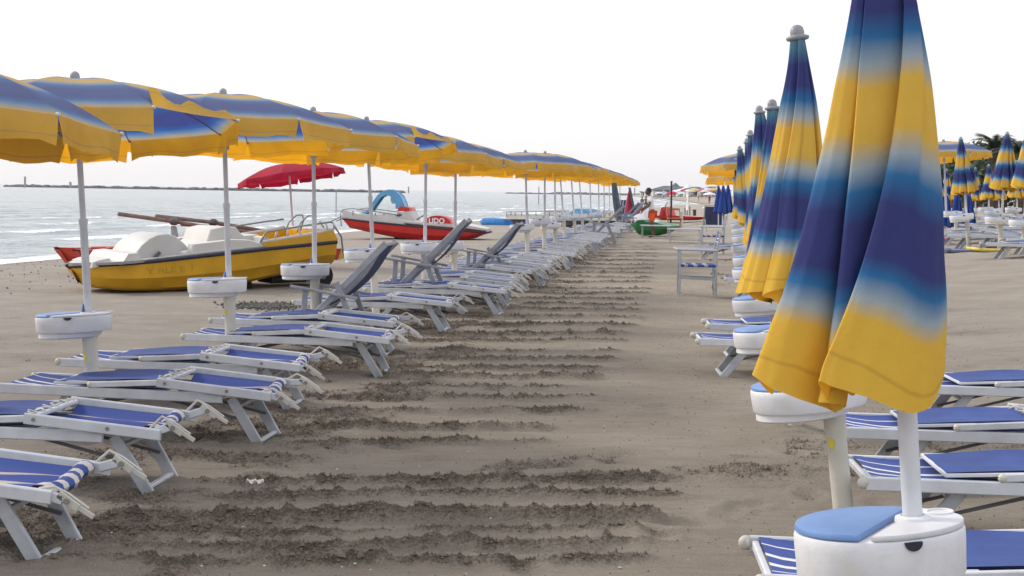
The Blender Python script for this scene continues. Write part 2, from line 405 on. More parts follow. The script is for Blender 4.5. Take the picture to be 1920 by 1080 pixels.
    i = np.arange(ny - 1)[:, None] * nx + np.arange(nx - 1)[None, :]
    q = np.stack([i, i + 1, i + nx + 1, i + nx], -1).reshape(-1, 4).astype(np.int32)
    me.loops.add(q.size); me.loops.foreach_set('vertex_index', q.ravel())
    me.polygons.add(len(q)); me.polygons.foreach_set('loop_start', np.arange(0, q.size, 4, dtype=np.int32))
    me.polygons.foreach_set('use_smooth', np.ones(len(q), bool)); me.update(calc_edges=True)
    for nm, ar in (('wet_shade', wet_shade), ('sea', sea), ('damp_shade', damp_shade)):
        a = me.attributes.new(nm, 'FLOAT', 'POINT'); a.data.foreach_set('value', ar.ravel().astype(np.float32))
    m, n, bs = newmat('sand'); me.materials.append(m)
    oc = objco(n); aw = N(n, 'ShaderNodeAttribute', attribute_name='wet_shade'); asea = N(n, 'ShaderNodeAttribute', attribute_name='sea')
    n1 = noise(n, 1.3, 6, oc, .6); n2 = noise(n, 45, 4, oc, .7); n3 = noise(n, 420, 2, oc, .8)
    dry = ramp(n, n1.outputs['Fac'], [(.3, (.335, .300, .258)), (.7, (.430, .390, .345))])
    n5 = noise(n, 120, 4, oc, .8); stm = N(n, 'ShaderNodeMapping'); stm.inputs['Scale'].default_value = (1.6, 13, 1); n.links.new(oc, stm.inputs['Vector']); n6 = noise(n, 1.6, 5, stm.outputs[0], .7)
    gs = N(n, 'ShaderNodeMath', operation='MULTIPLY_ADD'); n.links.new(n6.outputs['Fac'], gs.inputs[0]); gs.inputs[1].default_value = .55; gs.inputs[2].default_value = -.275
    gt = N(n, 'ShaderNodeMath', operation='ADD'); n.links.new(gs.outputs[0], gt.inputs[0]); n.links.new(n5.outputs['Fac'], gt.inputs[1])
    gr = ramp(n, gt.outputs[0], [(.25, (.60, .58, .56)), (.5, (.97, .97, .97)), (.78, (1.2, 1.2, 1.2))])
    mg = N(n, 'ShaderNodeMix', data_type='RGBA', blend_type='MULTIPLY'); mg.inputs[0].default_value = .8
    n.links.new(dry.outputs[0], mg.inputs[6]); n.links.new(gr.outputs[0], mg.inputs[7])
    ad_ = N(n, 'ShaderNodeAttribute', attribute_name='damp_shade'); mdp = N(n, 'ShaderNodeMix', data_type='RGBA', blend_type='MULTIPLY'); n.links.new(ad_.outputs['Fac'], mdp.inputs[0])
    n.links.new(mg.outputs[2], mdp.inputs[6]); mdp.inputs[7].default_value = (.97, .925, .86, 1)
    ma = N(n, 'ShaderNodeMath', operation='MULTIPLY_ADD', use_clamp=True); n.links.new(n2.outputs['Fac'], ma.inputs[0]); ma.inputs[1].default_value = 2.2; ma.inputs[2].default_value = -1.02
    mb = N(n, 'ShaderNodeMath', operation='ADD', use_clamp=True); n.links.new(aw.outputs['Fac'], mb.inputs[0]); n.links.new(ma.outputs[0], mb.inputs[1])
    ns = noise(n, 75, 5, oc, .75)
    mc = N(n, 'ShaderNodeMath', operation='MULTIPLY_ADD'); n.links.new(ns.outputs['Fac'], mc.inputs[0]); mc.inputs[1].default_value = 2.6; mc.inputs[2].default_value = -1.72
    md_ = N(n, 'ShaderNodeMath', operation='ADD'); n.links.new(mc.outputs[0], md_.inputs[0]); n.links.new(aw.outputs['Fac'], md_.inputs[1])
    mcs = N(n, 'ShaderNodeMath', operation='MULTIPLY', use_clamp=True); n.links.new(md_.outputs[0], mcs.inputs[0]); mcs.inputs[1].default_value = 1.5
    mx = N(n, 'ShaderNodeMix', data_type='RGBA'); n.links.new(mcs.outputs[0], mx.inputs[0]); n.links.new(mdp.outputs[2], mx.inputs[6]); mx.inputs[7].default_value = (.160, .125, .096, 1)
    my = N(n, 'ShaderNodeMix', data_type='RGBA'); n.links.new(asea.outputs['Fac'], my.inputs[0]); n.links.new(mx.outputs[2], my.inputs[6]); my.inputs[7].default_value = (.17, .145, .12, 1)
    n.links.new(my.outputs[2], bs.inputs['Base Color']); bs.inputs['Roughness'].default_value = .93; bs.inputs['Specular IOR Level'].default_value = .15
    vo = N(n, 'ShaderNodeTexVoronoi'); vo.inputs['Scale'].default_value = 48; n.links.new(oc, vo.inputs['Vector'])
    n4 = noise(n, 130, 4, oc, .75)
    k1 = N(n, 'ShaderNodeMath', operation='SUBTRACT'); n.links.new(n2.outputs['Fac'], k1.inputs[0]); n.links.new(vo.outputs['Distance'], k1.inputs[1])
    k2 = N(n, 'ShaderNodeMath', operation='MULTIPLY_ADD'); n.links.new(aw.outputs['Fac'], k2.inputs[0]); k2.inputs[1].default_value = 1.5; k2.inputs[2].default_value = .12
    k3 = N(n, 'ShaderNodeMath', operation='MULTIPLY'); n.links.new(k1.outputs[0], k3.inputs[0]); n.links.new(k2.outputs[0], k3.inputs[1])
    k4 = N(n, 'ShaderNodeMath', operation='MULTIPLY_ADD'); n.links.new(n4.outputs['Fac'], k4.inputs[0]); k4.inputs[1].default_value = .7; n.links.new(k3.outputs[0], k4.inputs[2])
    bump(n, k4.outputs[0], 1.0, .030, bs)
    # crumbs of moist sand thrown up by the rake
    rs = np.random.RandomState(3); cand = np.where((wet_shade.ravel() > .42) & (Yr.ravel() < 34) & (Yr.ravel() > 5.2))[0]
    pw = wet_shade.ravel()[cand] ** 2; sel_ = rs.choice(cand, 17000, p=pw / pw.sum(), replace=False); V = []; Fc = []
    c2_ = np.where((Yr.ravel() < 26) & (Yr.ravel() > 5.2) & (np.abs(u.ravel()) < 4))[0]; sel_ = np.concatenate([sel_, rs.choice(c2_, 3500, replace=False)])
    for jj, j in enumerate(sel_):
        c = co[j]; s = rs.uniform(.004, .011) * (1 + c[1] * .03) * (2.0 if rs.rand() < .04 and jj < 17000 else 1) * (.6 if jj >= 17000 else 1); a = rs.uniform(0, 6.28); ca, sa = math.cos(a) * s, math.sin(a) * s; o = len(V)
        V += [(c[0] + ca, c[1] + sa, c[2]), (c[0] - sa * .8, c[1] + ca * .8, c[2] + s * .1), (c[0] - ca * .9, c[1] - sa * .9, c[2]), (c[0] + sa * .8, c[1] - ca * .8, c[2]), (c[0] + ca * .2, c[1] + sa * .2, c[2] + s * rs.uniform(.7, 1.2))]
        Fc += [(o, o + 1, o + 4), (o + 1, o + 2, o + 4), (o + 2, o + 3, o + 4), (o + 3, o, o + 4)]
    mc_ = bpy.data.meshes.new('sand_crumbs'); mc_.from_pydata(V, [], Fc)
    plain('crumb', (.18, .142, .110), .95, scale=30, var=.3); mc_.materials.append(MT['crumb'])
    tag(put('sand_crumbs', mc_), 'crumbs of moist dark sand along the raked ridges', 'sand crumbs', None, 'stuff')
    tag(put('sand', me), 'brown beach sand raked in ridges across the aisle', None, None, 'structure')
build_sand()

# ------------------------------------------------------------------ sea
def build_sea():
    ys = []; y = -30
    while y < 12: ys.append(y); y += 1.2
    while y < 5000: ys.append(y); y += max(.2, y * .0072)
    ss = list(np.arange(-2.2, 34, .17)); st = .17; s = 34
    while s < 9000: ss.append(s); st *= 1.05; s += st
    ys = np.array(ys); ss = np.array(ss)
    Sg, Y = np.meshgrid(ss, ys); X = shore_x(Y) - Sg
    edge = .55 * (vn(Y * .11, Y * 0, 5) - .5) * 2 + .25 * (vn(Y * .6, Y * 0, 6) - .5)
    amp = np.clip(1.2 - Sg / 90, .0, 1)
    ph = Sg * 1.35 + 2.8 * fbm(X * .06 + 3, Y * .05, 15, 2) * 2
    wav = np.clip(np.sin(ph), 0, 1) ** 3 * (.08 + .20 * np.clip(fbm(X * .07, Y * .09, 17, 3) - .38, 0, 1)) * np.clip((Sg + .3) / 3, 0, 1)
    chop = (fbm(X * .8, Y * .55, 19, 3) - .45) * .14 * np.clip((Sg + .3) / 2, 0, 1)
    Z = SEA + .012 + (wav + chop) * amp * np.clip(1.5 - Y / 420, .15, 1)
    Z = np.where(Sg < 0, np.minimum(Z, SEA + .006), Z)
    X = X + edge * np.clip(1 - np.abs(Sg) / 3, 0, 1)
    crest = np.clip(np.sin(ph), 0, 1) ** 8 * np.clip((fbm(X * .12, Y * .18, 23, 3) - .42) * 7, 0, 1)
    foam_glare = np.clip(np.maximum(np.exp(-((Sg + .1) / 1.1) ** 2), crest * np.exp(-np.clip(Sg - 1, 0, None) / 16) * 1.5 + .28 * np.exp(-np.clip(Sg, 0, None) / 26)), 0, 1)  # shore surf, plus sun glare on near water painted in as white
    ny, nx = X.shape
    me = bpy.data.meshes.new('sea'); me.vertices.add(nx * ny); me.vertices.foreach_set('co', np.stack([X, Y, Z], -1).reshape(-1).astype(np.float32))
    i = np.arange(ny - 1)[:, None] * nx + np.arange(nx - 1)[None, :]
    q = np.stack([i, i + nx, i + nx + 1, i + 1], -1).reshape(-1, 4).astype(np.int32)
    me.loops.add(q.size); me.loops.foreach_set('vertex_index', q.ravel())
    me.polygons.add(len(q)); me.polygons.foreach_set('loop_start', np.arange(0, q.size, 4, dtype=np.int32))
    me.polygons.foreach_set('use_smooth', np.ones(len(q), bool)); me.update(calc_edges=True)
    a = me.attributes.new('foam_glare', 'FLOAT', 'POINT'); a.data.foreach_set('value', foam_glare.ravel().astype(np.float32))
    m, n, bs = newmat('sea'); me.materials.append(m); oc = objco(n)
    mp = N(n, 'ShaderNodeMapping'); mp.inputs['Scale'].default_value = (.7, .42, 1); n.links.new(oc, mp.inputs['Vector'])
    n1 = noise(n, 1.0, 6, mp.outputs[0], .62); n2 = noise(n, .12, 4, mp.outputs[0], .6)
    fr = noise(n, 2.2, 6, oc, .72)
    af = N(n, 'ShaderNodeAttribute', attribute_name='foam_glare')
    c = N(n, 'ShaderNodeMath', operation='ADD'); n.links.new(af.outputs['Fac'], c.inputs[0]); n.links.new(fr.outputs['Fac'], c.inputs[1])
    ff = ramp(n, c.outputs[0], [(.86, (0, 0, 0)), (1.0, (1, 1, 1))])
    wc = ramp(n, n2.outputs['Fac'], [(.35, (.14, .19, .22)), (.7, (.26, .32, .35))])
    mx = N(n, 'ShaderNodeMix', data_type='RGBA'); n.links.new(ff.outputs[0], mx.inputs[0]); n.links.new(wc.outputs[0], mx.inputs[6]); mx.inputs[7].default_value = (.86, .87, .88, 1)
    n.links.new(mx.outputs[2], bs.inputs['Base Color'])
    rg = N(n, 'ShaderNodeMapRange'); n.links.new(ff.outputs[0], rg.inputs[0]); rg.inputs[3].default_value = .14; rg.inputs[4].default_value = .8
    n.links.new(rg.outputs[0], bs.inputs['Roughness']); bs.inputs['IOR'].default_value = 1.33
    bump(n, n1.outputs['Fac'], .9, .8, bs)
    tag(put('sea', me), 'pale grey sea with low rippled waves and surf at the shore', None, None, 'structure')
build_sea()

# ------------------------------------------------------------------ far things in and along the water
def rock_line(name, label, pts, h, w, n, seed):
    rg = random.Random(seed); b = MB(); L = len(pts) - 1
    for i in range(n):
        u = rg.random() * L; k = min(int(u), L - 1); q = u - k
        p = Vector(pts[k]).lerp(Vector(pts[k + 1]), q); r = h * rg.uniform(.5, 1.0)
        b.ball((p.x + rg.uniform(-w, w), p.y + rg.uniform(-w, w), SEA + r * .25), r, 'stone_dark', 6, (rg.uniform(.9, 2.4), rg.uniform(.8, 1.6), rg.uniform(.5, .95)))
    o = put(name, b.mesh(name)); tag(o, label, 'breakwater', None, 'stuff')
def seapt(px, Y): p = at(px, 400, Y); return (p.x, p.y, SEA)
rock_line('breakwater', 'long low line of dark rocks in the sea behind the red parasol', [seapt(22, 560), seapt(440, 540), seapt(745, 600)], 1.5, 3, 460, 1)
rock_line('breakwater', 'short far line of dark rocks beyond the black hulled boat', [seapt(952, 900), seapt(1060, 900)], 1.2, 3, 120, 2)
rock_line('breakwater', 'far dark rocks reaching out from the distant beach', [seapt(1040, 1050), seapt(1245, 800)], 2.0, 4, 300, 3)
def sea_post(px, pyt, pyb, Y, r, label, plate=False, mat='mark_grey'):
    p = at(px, pyb, Y); top = at(px, pyt, Y); g = max(gz(p.x, p.y), SEA)
    t = thing('marker_post', label, 'post', (p.x, p.y, g)); b = MB(); H = top.z - g
    b.tube([(0, 0, -1), (0, 0, H)], r, mat, 8); put('pole', b.mesh('pole', True, 40), t)
    if plate:
        b = MB(); b.bar((0, -r - .02, H - plate[1]), (0, -r - .02, H), plate[0], .04, plate[2]); put('board', b.mesh('board'), t)
sea_post(47, 331, 348, 540, .55, 'thin dark beacon standing on the left end of the rocks')
sea_post(132, 341, 349, 545, .6, 'short dark stub on the rocks right of the tall beacon')
sea_post(630, 359, 402, 75, .035, 'thin post with a small board in the sea beside the red parasol', (.14, .35, 'mark_grey'))
sea_post(766, 350, 357, 590, .35, 'tiny dark beacon at the right end of the long rock line')
sea_post(1010, 350, 376, 160, .07, 'thin pole in the sea between the parasol poles', (.25, .4, 'mark_grey'))
sea_post(1190, 352, 360, 700, .4, 'tiny far pole rising from the distant rocks')

# far shore: hill, huts, hedges
def hill():
    b = MB()
    def fn(u, v):
        x = 420 + u * 1900; y = 2300 + v * 1200
        h = (12 + 22 * math.exp(-((u - .42) / .22) ** 2) + 12 * math.exp(-((u - .85) / .15) ** 2)) * math.sin(math.pi * min(1, v * 1.15 + .02)) ** .8
        h *= .8 + .4 * float(fbm(np.float64(u * 14), np.float64(v * 6), 5, 3)) ; e = min(1, u / .12)
        return (x, y, SEA + h * e - 1)
    b.grid(fn, 70, 14, 'hill_green'); b.open = True
    tag(put('hill', b.mesh('hill', True)), 'low hazy hill far beyond the beach', None, None, 'structure')
hill()
# ------------------------------------------------------------------ parasols and their table stands
RAD, DROP, VAL = 1.02, .27, .13
def canopy_mesh(seed, flips=(), mat='cloth_open', R_=RAD, drop=DROP, val=VAL):
    rg = random.Random(seed); b = MB(); M = 10; NS = 14
    for k in range(8):
        th = k * math.pi / 4
        for_s = []; tt = []
        def P(j, s, k=k, th=th):
            lo = j / M * math.pi / 4; cf = math.cos(math.pi / 8) / math.cos(lo - math.pi / 8)
            r = R_ * s * (1 + (cf - 1) * (s ** .7) * 1.1)
            z = -drop * (s ** 2.2) - .010 * math.sin(math.pi * j / M) * math.sin(math.pi * min(1, s)) - .006 * math.sin(math.pi * j / M) * s
            return r * math.cos(th + lo), r * math.sin(th + lo), z
        vs = []; ts = []
        for i in range(NS + 1):
            s = .03 + .97 * i / NS
            for j in range(M + 1):
                vs.append(P(j, s)); ts.append(.86 * s)
        fs = [(i * (M + 1) + j, i * (M + 1) + j + 1, (i + 1) * (M + 1) + j + 1, (i + 1) * (M + 1) + j) for i in range(NS) for j in range(M)]
        b.add(vs, fs, mat, ts)
        # hanging flap of this panel
        vs = []; ts = []; V = 5; f = rg.uniform(.0, .09); a1 = rg.uniform(-.02, .02); ph = rg.uniform(0, 6); dl = rg.uniform(-.012, .02); fl = k in flips
        for i in range(V + 1):
            q = i / V
            for j in range(M + 1):
                w = j / M; ww = .5 + (w - .5) * (1 - .05 * q) + (.014 * q if w == 0 else 0)
                x, y, z = P(ww * M, 1.0); rr = math.hypot(x, y); ux, uy = x / rr, y / rr
                wav = math.sin(w * 6.28 * 1.5 + ph) * .016 * q + math.sin(w * 17 + ph) * .006 * q
                hang = (val + dl + .010 * math.sin(w * 9 + ph * 2)) * q
                if q > .95: hang += rg.uniform(-.004, .004) + (.015 if w in (0, 1) else 0)
                if fl:
                    lift = math.sin(math.pi * w) ** .5
                    off = -.085 * q - .03 * q * math.sin(w * 8 + ph); dz = (.075 + .025 * math.sin(w * 11 + 1) + .03 * (w < .12)) * q
                else: off = (f * q * .5 + a1 * q * q) + wav; dz = -hang * math.cos(f)
                vs.append((x + ux * (off + .004), y + uy * (off + .004), z + dz)); ts.append(.86 + .14 * q)
        fs = [(i * (M + 1) + j, i * (M + 1) + j + 1, (i + 1) * (M + 1) + j + 1, (i + 1) * (M + 1) + j) for i in range(V) for j in range(M)]
        b.add(vs, fs, mat, ts)
    b.open = True
    return b.mesh('canopy', True, 28)
def rib_mesh():
    b = MB(); pts = []
    for i in range(9):
        s = .04 + .96 * i / 8; pts.append((RAD * s, 0, -DROP * s ** 2.2 - .012))
    b.tube(pts, .0045, 'grey_metal', 6)
    b.ball((RAD + .006, 0, -DROP - .004), .013, 'cap_plastic', 8)
    return b.mesh('rib', True, 40)
def knob_mesh():
    b = MB(); b.lathe([(.012, -.026), (.046, -.018), (.050, -.010), (.048, -.003), (.030, .003), (.031, .014), (.027, .033), (.015, .044), (.003, .047)], 'knob_grey', 18)
    return b.mesh('knob', True, 40)
def pole_mesh(L, r=.021, mat='pole_white', joint=True):
    b = MB(); b.tube([(0, 0, 0), (0, 0, -L * .55)], r * .88, mat, 14); b.tube([(0, 0, -L * .55), (0, 0, -L)], r * 1.15, mat, 14)
    if joint: b.tube([(0, 0, -L * .55 - .02), (0, 0, -L * .55 + .015)], r * 1.35, mat, 14); b.tube([(0, 0, -.40), (0, 0, -.45)], r * 1.7, 'cap_plastic', 14)
    return b.mesh('pole', True, 40)
def hub_mesh():
    b = MB(); b.lathe([(.05, -.018), (.05, -.008), (.02, 0)], 'cap_plastic', 14); return b.mesh('hub', True, 40)
CAN = {'plain1': canopy_mesh(1), 'plain2': canopy_mesh(2), 'plain3': canopy_mesh(3), 'flip': canopy_mesh(4, (6,)), 'flip2': canopy_mesh(5, (6,))}
RIB, KNOB, POLE, HUB = rib_mesh(), knob_mesh(), pole_mesh(1.62), hub_mesh()
def lean(T, K):
    d = (K - T).normalized(); return Vector((0, 0, 1)).rotation_difference(d), d
def open_parasol(T, K, var, label, group, spin=0, ribs=True, pole=None, tilt=.03):
    q, d = lean(T, K); H = (K - T).length
    g = gz(T.x, T.y); base = T - d * ((T.z - g) / d.z); HK = (K - base).length
    t = thing('beach_parasol', label, 'parasol', base, q, group)
    e = lambda a: (Matrix.Rotation(tilt, 3, 'Y') @ Matrix.Rotation(-.05, 3, 'X') @ Matrix.Rotation(a, 3, 'Z')).to_euler()
    put('canopy', CAN[var], t, (0, 0, HK - .045), e(spin)); put('knob', KNOB, t, (0, 0, HK - .035)); put('pole', pole or POLE, t, (0, 0, HK - .03))
    if ribs:
        for k in range(8): put('rib', RIB, t, (0, 0, HK - .045), e(spin + k * math.pi / 4))
    return t

def table_parts():
    pts = []; n = 44
    for i in range(n):
        a = 2 * math.pi * i / n; x, y = math.cos(a), math.sin(a)
        if x > 0: px_, py_ = x * .208, y * .175 * (1 - .10 * x)
        else: px_, py_ = x * .205, y * .175
        pts.append((px_ - .085, py_))
    def sc(k, dx=0): return [((x + .085) * k - .085 + dx, y * k) for x, y in pts]
    def ring(prof, mat, b):
        vs = []; nn = len(pts)
        for k, z, dx in prof: vs += [(x, y, z) for x, y in sc(k, dx)]
        fs = [(i * nn + j, i * nn + (j + 1) % nn, (i + 1) * nn + (j + 1) % nn, (i + 1) * nn + j) for i in range(len(prof) - 1) for j in range(nn)]
        fs += [tuple(range(nn))[::-1], tuple(range((len(prof) - 1) * nn, len(prof) * nn))]
        b.add(vs, fs, mat)
    b = MB(); ring([(.90, -.118, 0), (.965, -.118, 0), (.985, -.11, 0), (1.0, -.03, 0), (1.0, -.010, 0), (.985, -.002, 0), (.95, 0, 0)], 'white_plastic', b)
    # collar around the pole and a cup recess rim
    b.lathe([(.044, .010), (.042, .020), (.030, .024), (.027, .018)], 'white_plastic', 20)
    b.lathe([(.036, .010), (.035, .0175), (.030, .0175), (.029, .012)], 'white_plastic', 18, (.080, .055, 0))
    body = b.mesh('table_body', True, 35)
    # blue lid: the part of the outline left of a slanting edge
    b = MB(); P = []
    for x, y in sc(.985):
        if x < -.050 + y * .62: P.append((x, y))
    P.sort(key=lambda p: math.atan2(p[1], p[0] + .15) % (2 * math.pi))
    nn = len(P); vs = []; cx, cy = sum(p[0] for p in P) / nn, sum(p[1] for p in P) / nn
    for k, z in ((1.0, .0025), (1.0, .010), (.975, .016), (.90, .019)): vs += [(cx + (x - cx) * k, cy + (y - cy) * k, z) for x, y in P]
    fs = [(i * nn + j, i * nn + (j + 1) % nn, (i + 1) * nn + (j + 1) % nn, (i + 1) * nn + j) for i in range(3) for j in range(nn)] + [tuple(range(3 * nn, 4 * nn)), tuple(range(nn))[::-1]]
    b.add(vs, fs, 'lid_blue'); lid = b.mesh('lid', True, 40)
    # white top plate on the other side
    b = MB(); Q = [(x, y) for x, y in sc(.985) if x >= -.046 + y * .62]; Q.sort(key=lambda p: math.atan2(p[1], p[0] - .05))
    b.prism(Q, .001, .014, 'white_plastic', inset=.02); plate = b.mesh('top_plate', True, 40)
    b = MB(); ring([(.72, -.165, -.035), (.80, -.155, -.03), (.84, -.119, -.02)], 'white_plastic', b); tray = b.mesh('under_tray', True, 35)
    b = MB(); b.tube([(0, 0, -.12), (0, 0, -.30), (0, 0, -1.05)], [.050, .043, .046], 'post_cream', 20); post = b.mesh('stand_post', True, 40)
    b = MB(); b.add([(-.045, -.0, .012), (-.024, .03, .012), (.002, .0, .012), (-.024, -.032, .012), (-.030, .0, .085), (-.022, .012, .08), (-.022, -.012, .08)],
                    [(0, 3, 6, 4), (0, 4, 5, 1), (1, 5, 2), (3, 2, 6), (4, 6, 5), (5, 6, 2), (0, 1, 2, 3)], 'wedge_blue'); wedge = b.mesh('pole_clamp', False)
    b = MB()
    n0 = 12; arc = [(-.045 + .021 * math.cos(a), -.004 - .021 * math.sin(a)) for a in [math.pi * i / n0 for i in range(n0 + 1)]]
    b.prism([(x, z) for x, z in arc], -.176, -.165, 'dark_hole', axis='y'); hole = b.mesh('finger_hole', False)
    b = MB(); b.prism([(0, .02), (.014, 0), (0, -.02), (-.014, 0)], -.0008, .0008, 'sticker_yellow', axis='y'); st = b.mesh('sticker', False)
    return dict(table_body=body, lid=lid, top_plate=plate, under_tray=tray, stand_post=post, pole_clamp=wedge, finger_hole=hole, sticker=st)
TAB = table_parts()
def table_stand(T, K, label, group, spin=0, clamp=True, sticker=True, scale=1.16):
    q, d = lean(T, K); g = gz(T.x, T.y); base = T - d * ((T.z - g) / d.z); H = (T - base).length
    t = thing('parasol_table_stand', label, 'table', base, q, group)
    sc3 = (scale, scale, 1.0 if scale == 1 else .84)
    body = put('table_body', TAB['table_body'], t, (0, 0, H), (0, 0, spin), sc3)
    for k in ('lid', 'top_plate', 'finger_hole'): put(k, TAB[k], body)
    if clamp: put('pole_clamp', TAB['pole_clamp'], body)
    put('under_tray', TAB['under_tray'], t, (0, 0, H - .0015), (0, 0, spin), sc3)
    po = put('stand_post', TAB['stand_post'], t, (0, 0, H), (0, 0, 0))
    if sticker: put('sticker', TAB['sticker'], po, (-.030, -.034, -.26), (0, 0, -.65), (1.3, 1.3, 1.4))
    return t

def closed_mesh(seed, L=1.11, r0_=.046, r1=.25, fins=6, wind=(-.13, 0), swirl=-1.05, mat='cloth_closed', dens=30, hemcut=.05, rot=0, amps=None):
    rg = random.Random(seed); b = MB(); NZ = 46
    amp = amps or [rg.choice([1.0, .95, .8, .62]) for _ in range(fins)]
    offs = [rg.uniform(-.12, .12) for _ in range(fins)]; tofs = [rg.uniform(-.035, .03) for _ in range(fins)]
    per = dens
    def pt(k, v, q):
        a0 = rot + (k + offs[k] * .5) * 2 * math.pi / fins; a1 = rot + (k + 1 + offs[(k + 1) % fins] * .5) * 2 * math.pi / fins
        if k == fins - 1: a1 = rot + 2 * math.pi * (1 + 0) + offs[0] * math.pi / fins
        R1 = r0_ + (r1 - r0_) * q ** .95; rin = r0_ * .62 + (.30 * R1) * min(1, q * 1.3)
        sh = max(0, math.sin(math.pi * v ** .62)) ** .75
        rr = rin + (R1 * amp[k] - rin) * sh * (0.6 + .4 * min(1, q * 4))
        rr *= 1 + (.022 * math.sin(v * 21 + k * 2 + q * 3) + .018 * max(0, math.sin(v * 9 + k * 5)) ** 8 - .10 * math.exp(-((v - .56 - .05 * math.sin(k * 3)) / .022) ** 2) - .07 * math.exp(-((v - .80) / .02) ** 2)) * min(1, .4 + q * 2)
        a = a0 + (a1 - a0) * (v + .16 * math.sin(2 * math.pi * v) * 0) + swirl * sh * (.35 + .65 * min(1, q * 1.8)) * (R1 * amp[k] - rin) / (R1 + 1e-6) * 1.5
        return rr, a
    vs = []; ts = []
    for i in range(NZ + 1):
        q0 = i / NZ
        for k in range(fins):
            for j in range(per):
                v = j / per
                sh = max(0, math.sin(math.pi * v ** .62)) ** .8
                cut = hemcut * L * (sh * 1.0 + .35 * math.sin(v * 5 + k)) + .02 * math.sin(k * 2.3) 
                if v < .06: cut -= .02
                Lk = L - cut * q0 ** 2
                rr, a = pt(k, v, q0)
                z = -q0 * Lk
                x = rr * math.cos(a) + wind[0] * q0 ** 2; y = rr * math.sin(a) + wind[1] * q0 ** 2
                vs.append((x, y, z)); ts.append(min(1, max(0, q0 + tofs[k] * q0 + .032 * math.cos(math.pi * v) * q0)))
    n = fins * per
    fs = [(i * n + j, i * n + (j + 1) % n, (i + 1) * n + (j + 1) % n, (i + 1) * n + j) for i in range(NZ) for j in range(n)]
    b.add(vs, fs, mat, ts); b.open = True
    return b.mesh('canopy', True)
def near_mesh():
    # broad overlapping folds: each level is a closed curve through control points (x, y, hem drop, dye shift)
    L = 1.10; NZ = 60; b = MB(); PER = 12
    def ctrl(q):
        xs = -.62 + .20 * min(1, max(0, (q - .3) / .6)); xb = .42 - .86 * min(1, max(0, (q - .18) / .78)) ** .85
        return [(-1.0, -.08, .0, 0), (-.86, -.30, .025, .01), (-.60, -.36, .05, .01), (xs + .22, -.16, .085, .0), (xs + .20, -.30, .085, -.02), (xs, -.50, .06, -.025), (xs + .12, -.60, .06, -.02), (max(xs + .30, xb + .10), -.46, .07, -.01),
                (xb + .22, -.42, .08, .0), (xb + .10, -.62, .05, .015), (xb, -.80, .01, .02), (xb + .12, -.90, .02, .018), (xb + .45, -.94, .045, .01), (.45 + .2 * (xb + .44), -.82, .085, -.01), (.78, -.52, .07, -.03), (.98, -.12, .0, -.045), (.90, .12, .01, -.03),
                (.55, .30, .07, 0), (.70, .62, .05, .02), (.30, .82, .03, 0), (.12, .45, .07, 0), (-.05, .75, .04, 0), (-.42, .80, .02, .02), (-.40, .42, .06, 0), (-.72, .55, .02, 0), (-.78, .18, .05, 0)]
    nC = len(ctrl(1)); n = nC * PER; vs = []; ts = []
    for i in range(NZ + 1):
        q = i / NZ; C_ = ctrl(q); Rq = .050 + .185 * q ** .96; dep = .80 if q > .1 else .80
        for k in range(nC):
            P = [C_[(k + o) % nC] for o in (-1, 0, 1, 2)]
            for j in range(PER):
                u = j / PER; w = [(-u + 2 * u * u - u ** 3) / 2, (2 - 5 * u * u + 3 * u ** 3) / 2, (u + 4 * u * u - 3 * u ** 3) / 2, (u ** 3 - u * u) / 2]
                x, y, hd, td = (sum(w[m] * P[m][c] for m in range(4)) for c in range(4))
                fo = min(1, .25 + q * 2.2); a = math.atan2(y, x); rr = math.hypot(x, y); rr = .86 + (rr - .86) * fo
                x, y = rr * math.cos(a), rr * math.sin(a) * dep
                wr = 1 + .012 * math.sin(k * 2.1 + u * 2.1 + q * 7) + .010 * math.sin(q * 23 + k * 1.3 + u * 1.3) * q + .006 * math.sin((k + u) * 7)
                z = -q * (L + (hd - .04) * q ** 3 * 1.15)
                vs.append((x * Rq * wr - .137 * q * q, y * Rq * wr, z)); ts.append(min(1, max(0, q + td * min(1, q * 1.5) + .012)))
    fs = [(i * n + j, i * n + (j + 1) % n, (i + 1) * n + (j + 1) % n, (i + 1) * n + j) for i in range(NZ) for j in range(n)]
    b.add(vs, fs, 'cloth_closed', ts); b.open = True
    return b.mesh('canopy', True)
CLO = {'near': near_mesh(),
       'c1': closed_mesh(11, fins=6, rot=.4, wind=(-.13, 0)), 'c2': closed_mesh(12, fins=7, rot=1.2, wind=(-.10, 0)), 'c3': closed_mesh(13, fins=6, rot=2.0, wind=(-.06, 0)),
       'far': closed_mesh(14, fins=7, rot=.9, wind=(-.02, 0), dens=12, r1=.335, r0_=.05)}
POLEC = pole_mesh(1.62, joint=False)
def closed_parasol(T, K, var, label, group, spin=0, mesh=None, name='closed_parasol', pole=None, knob=True):
    q, d = lean(T, K); g = gz(T.x, T.y); base = T - d * ((T.z - g) / d.z); HK = (K - base).length
    t = thing(name, label, 'parasol', base, q, group)
    put('canopy', mesh or CLO[var], t, (0, 0, HK - .055), (0, 0, spin))
    if knob: put('knob', KNOB, t, (0, 0, HK - .05))
    put('pole', pole or POLEC, t, (0, 0, HK - .05)); return t

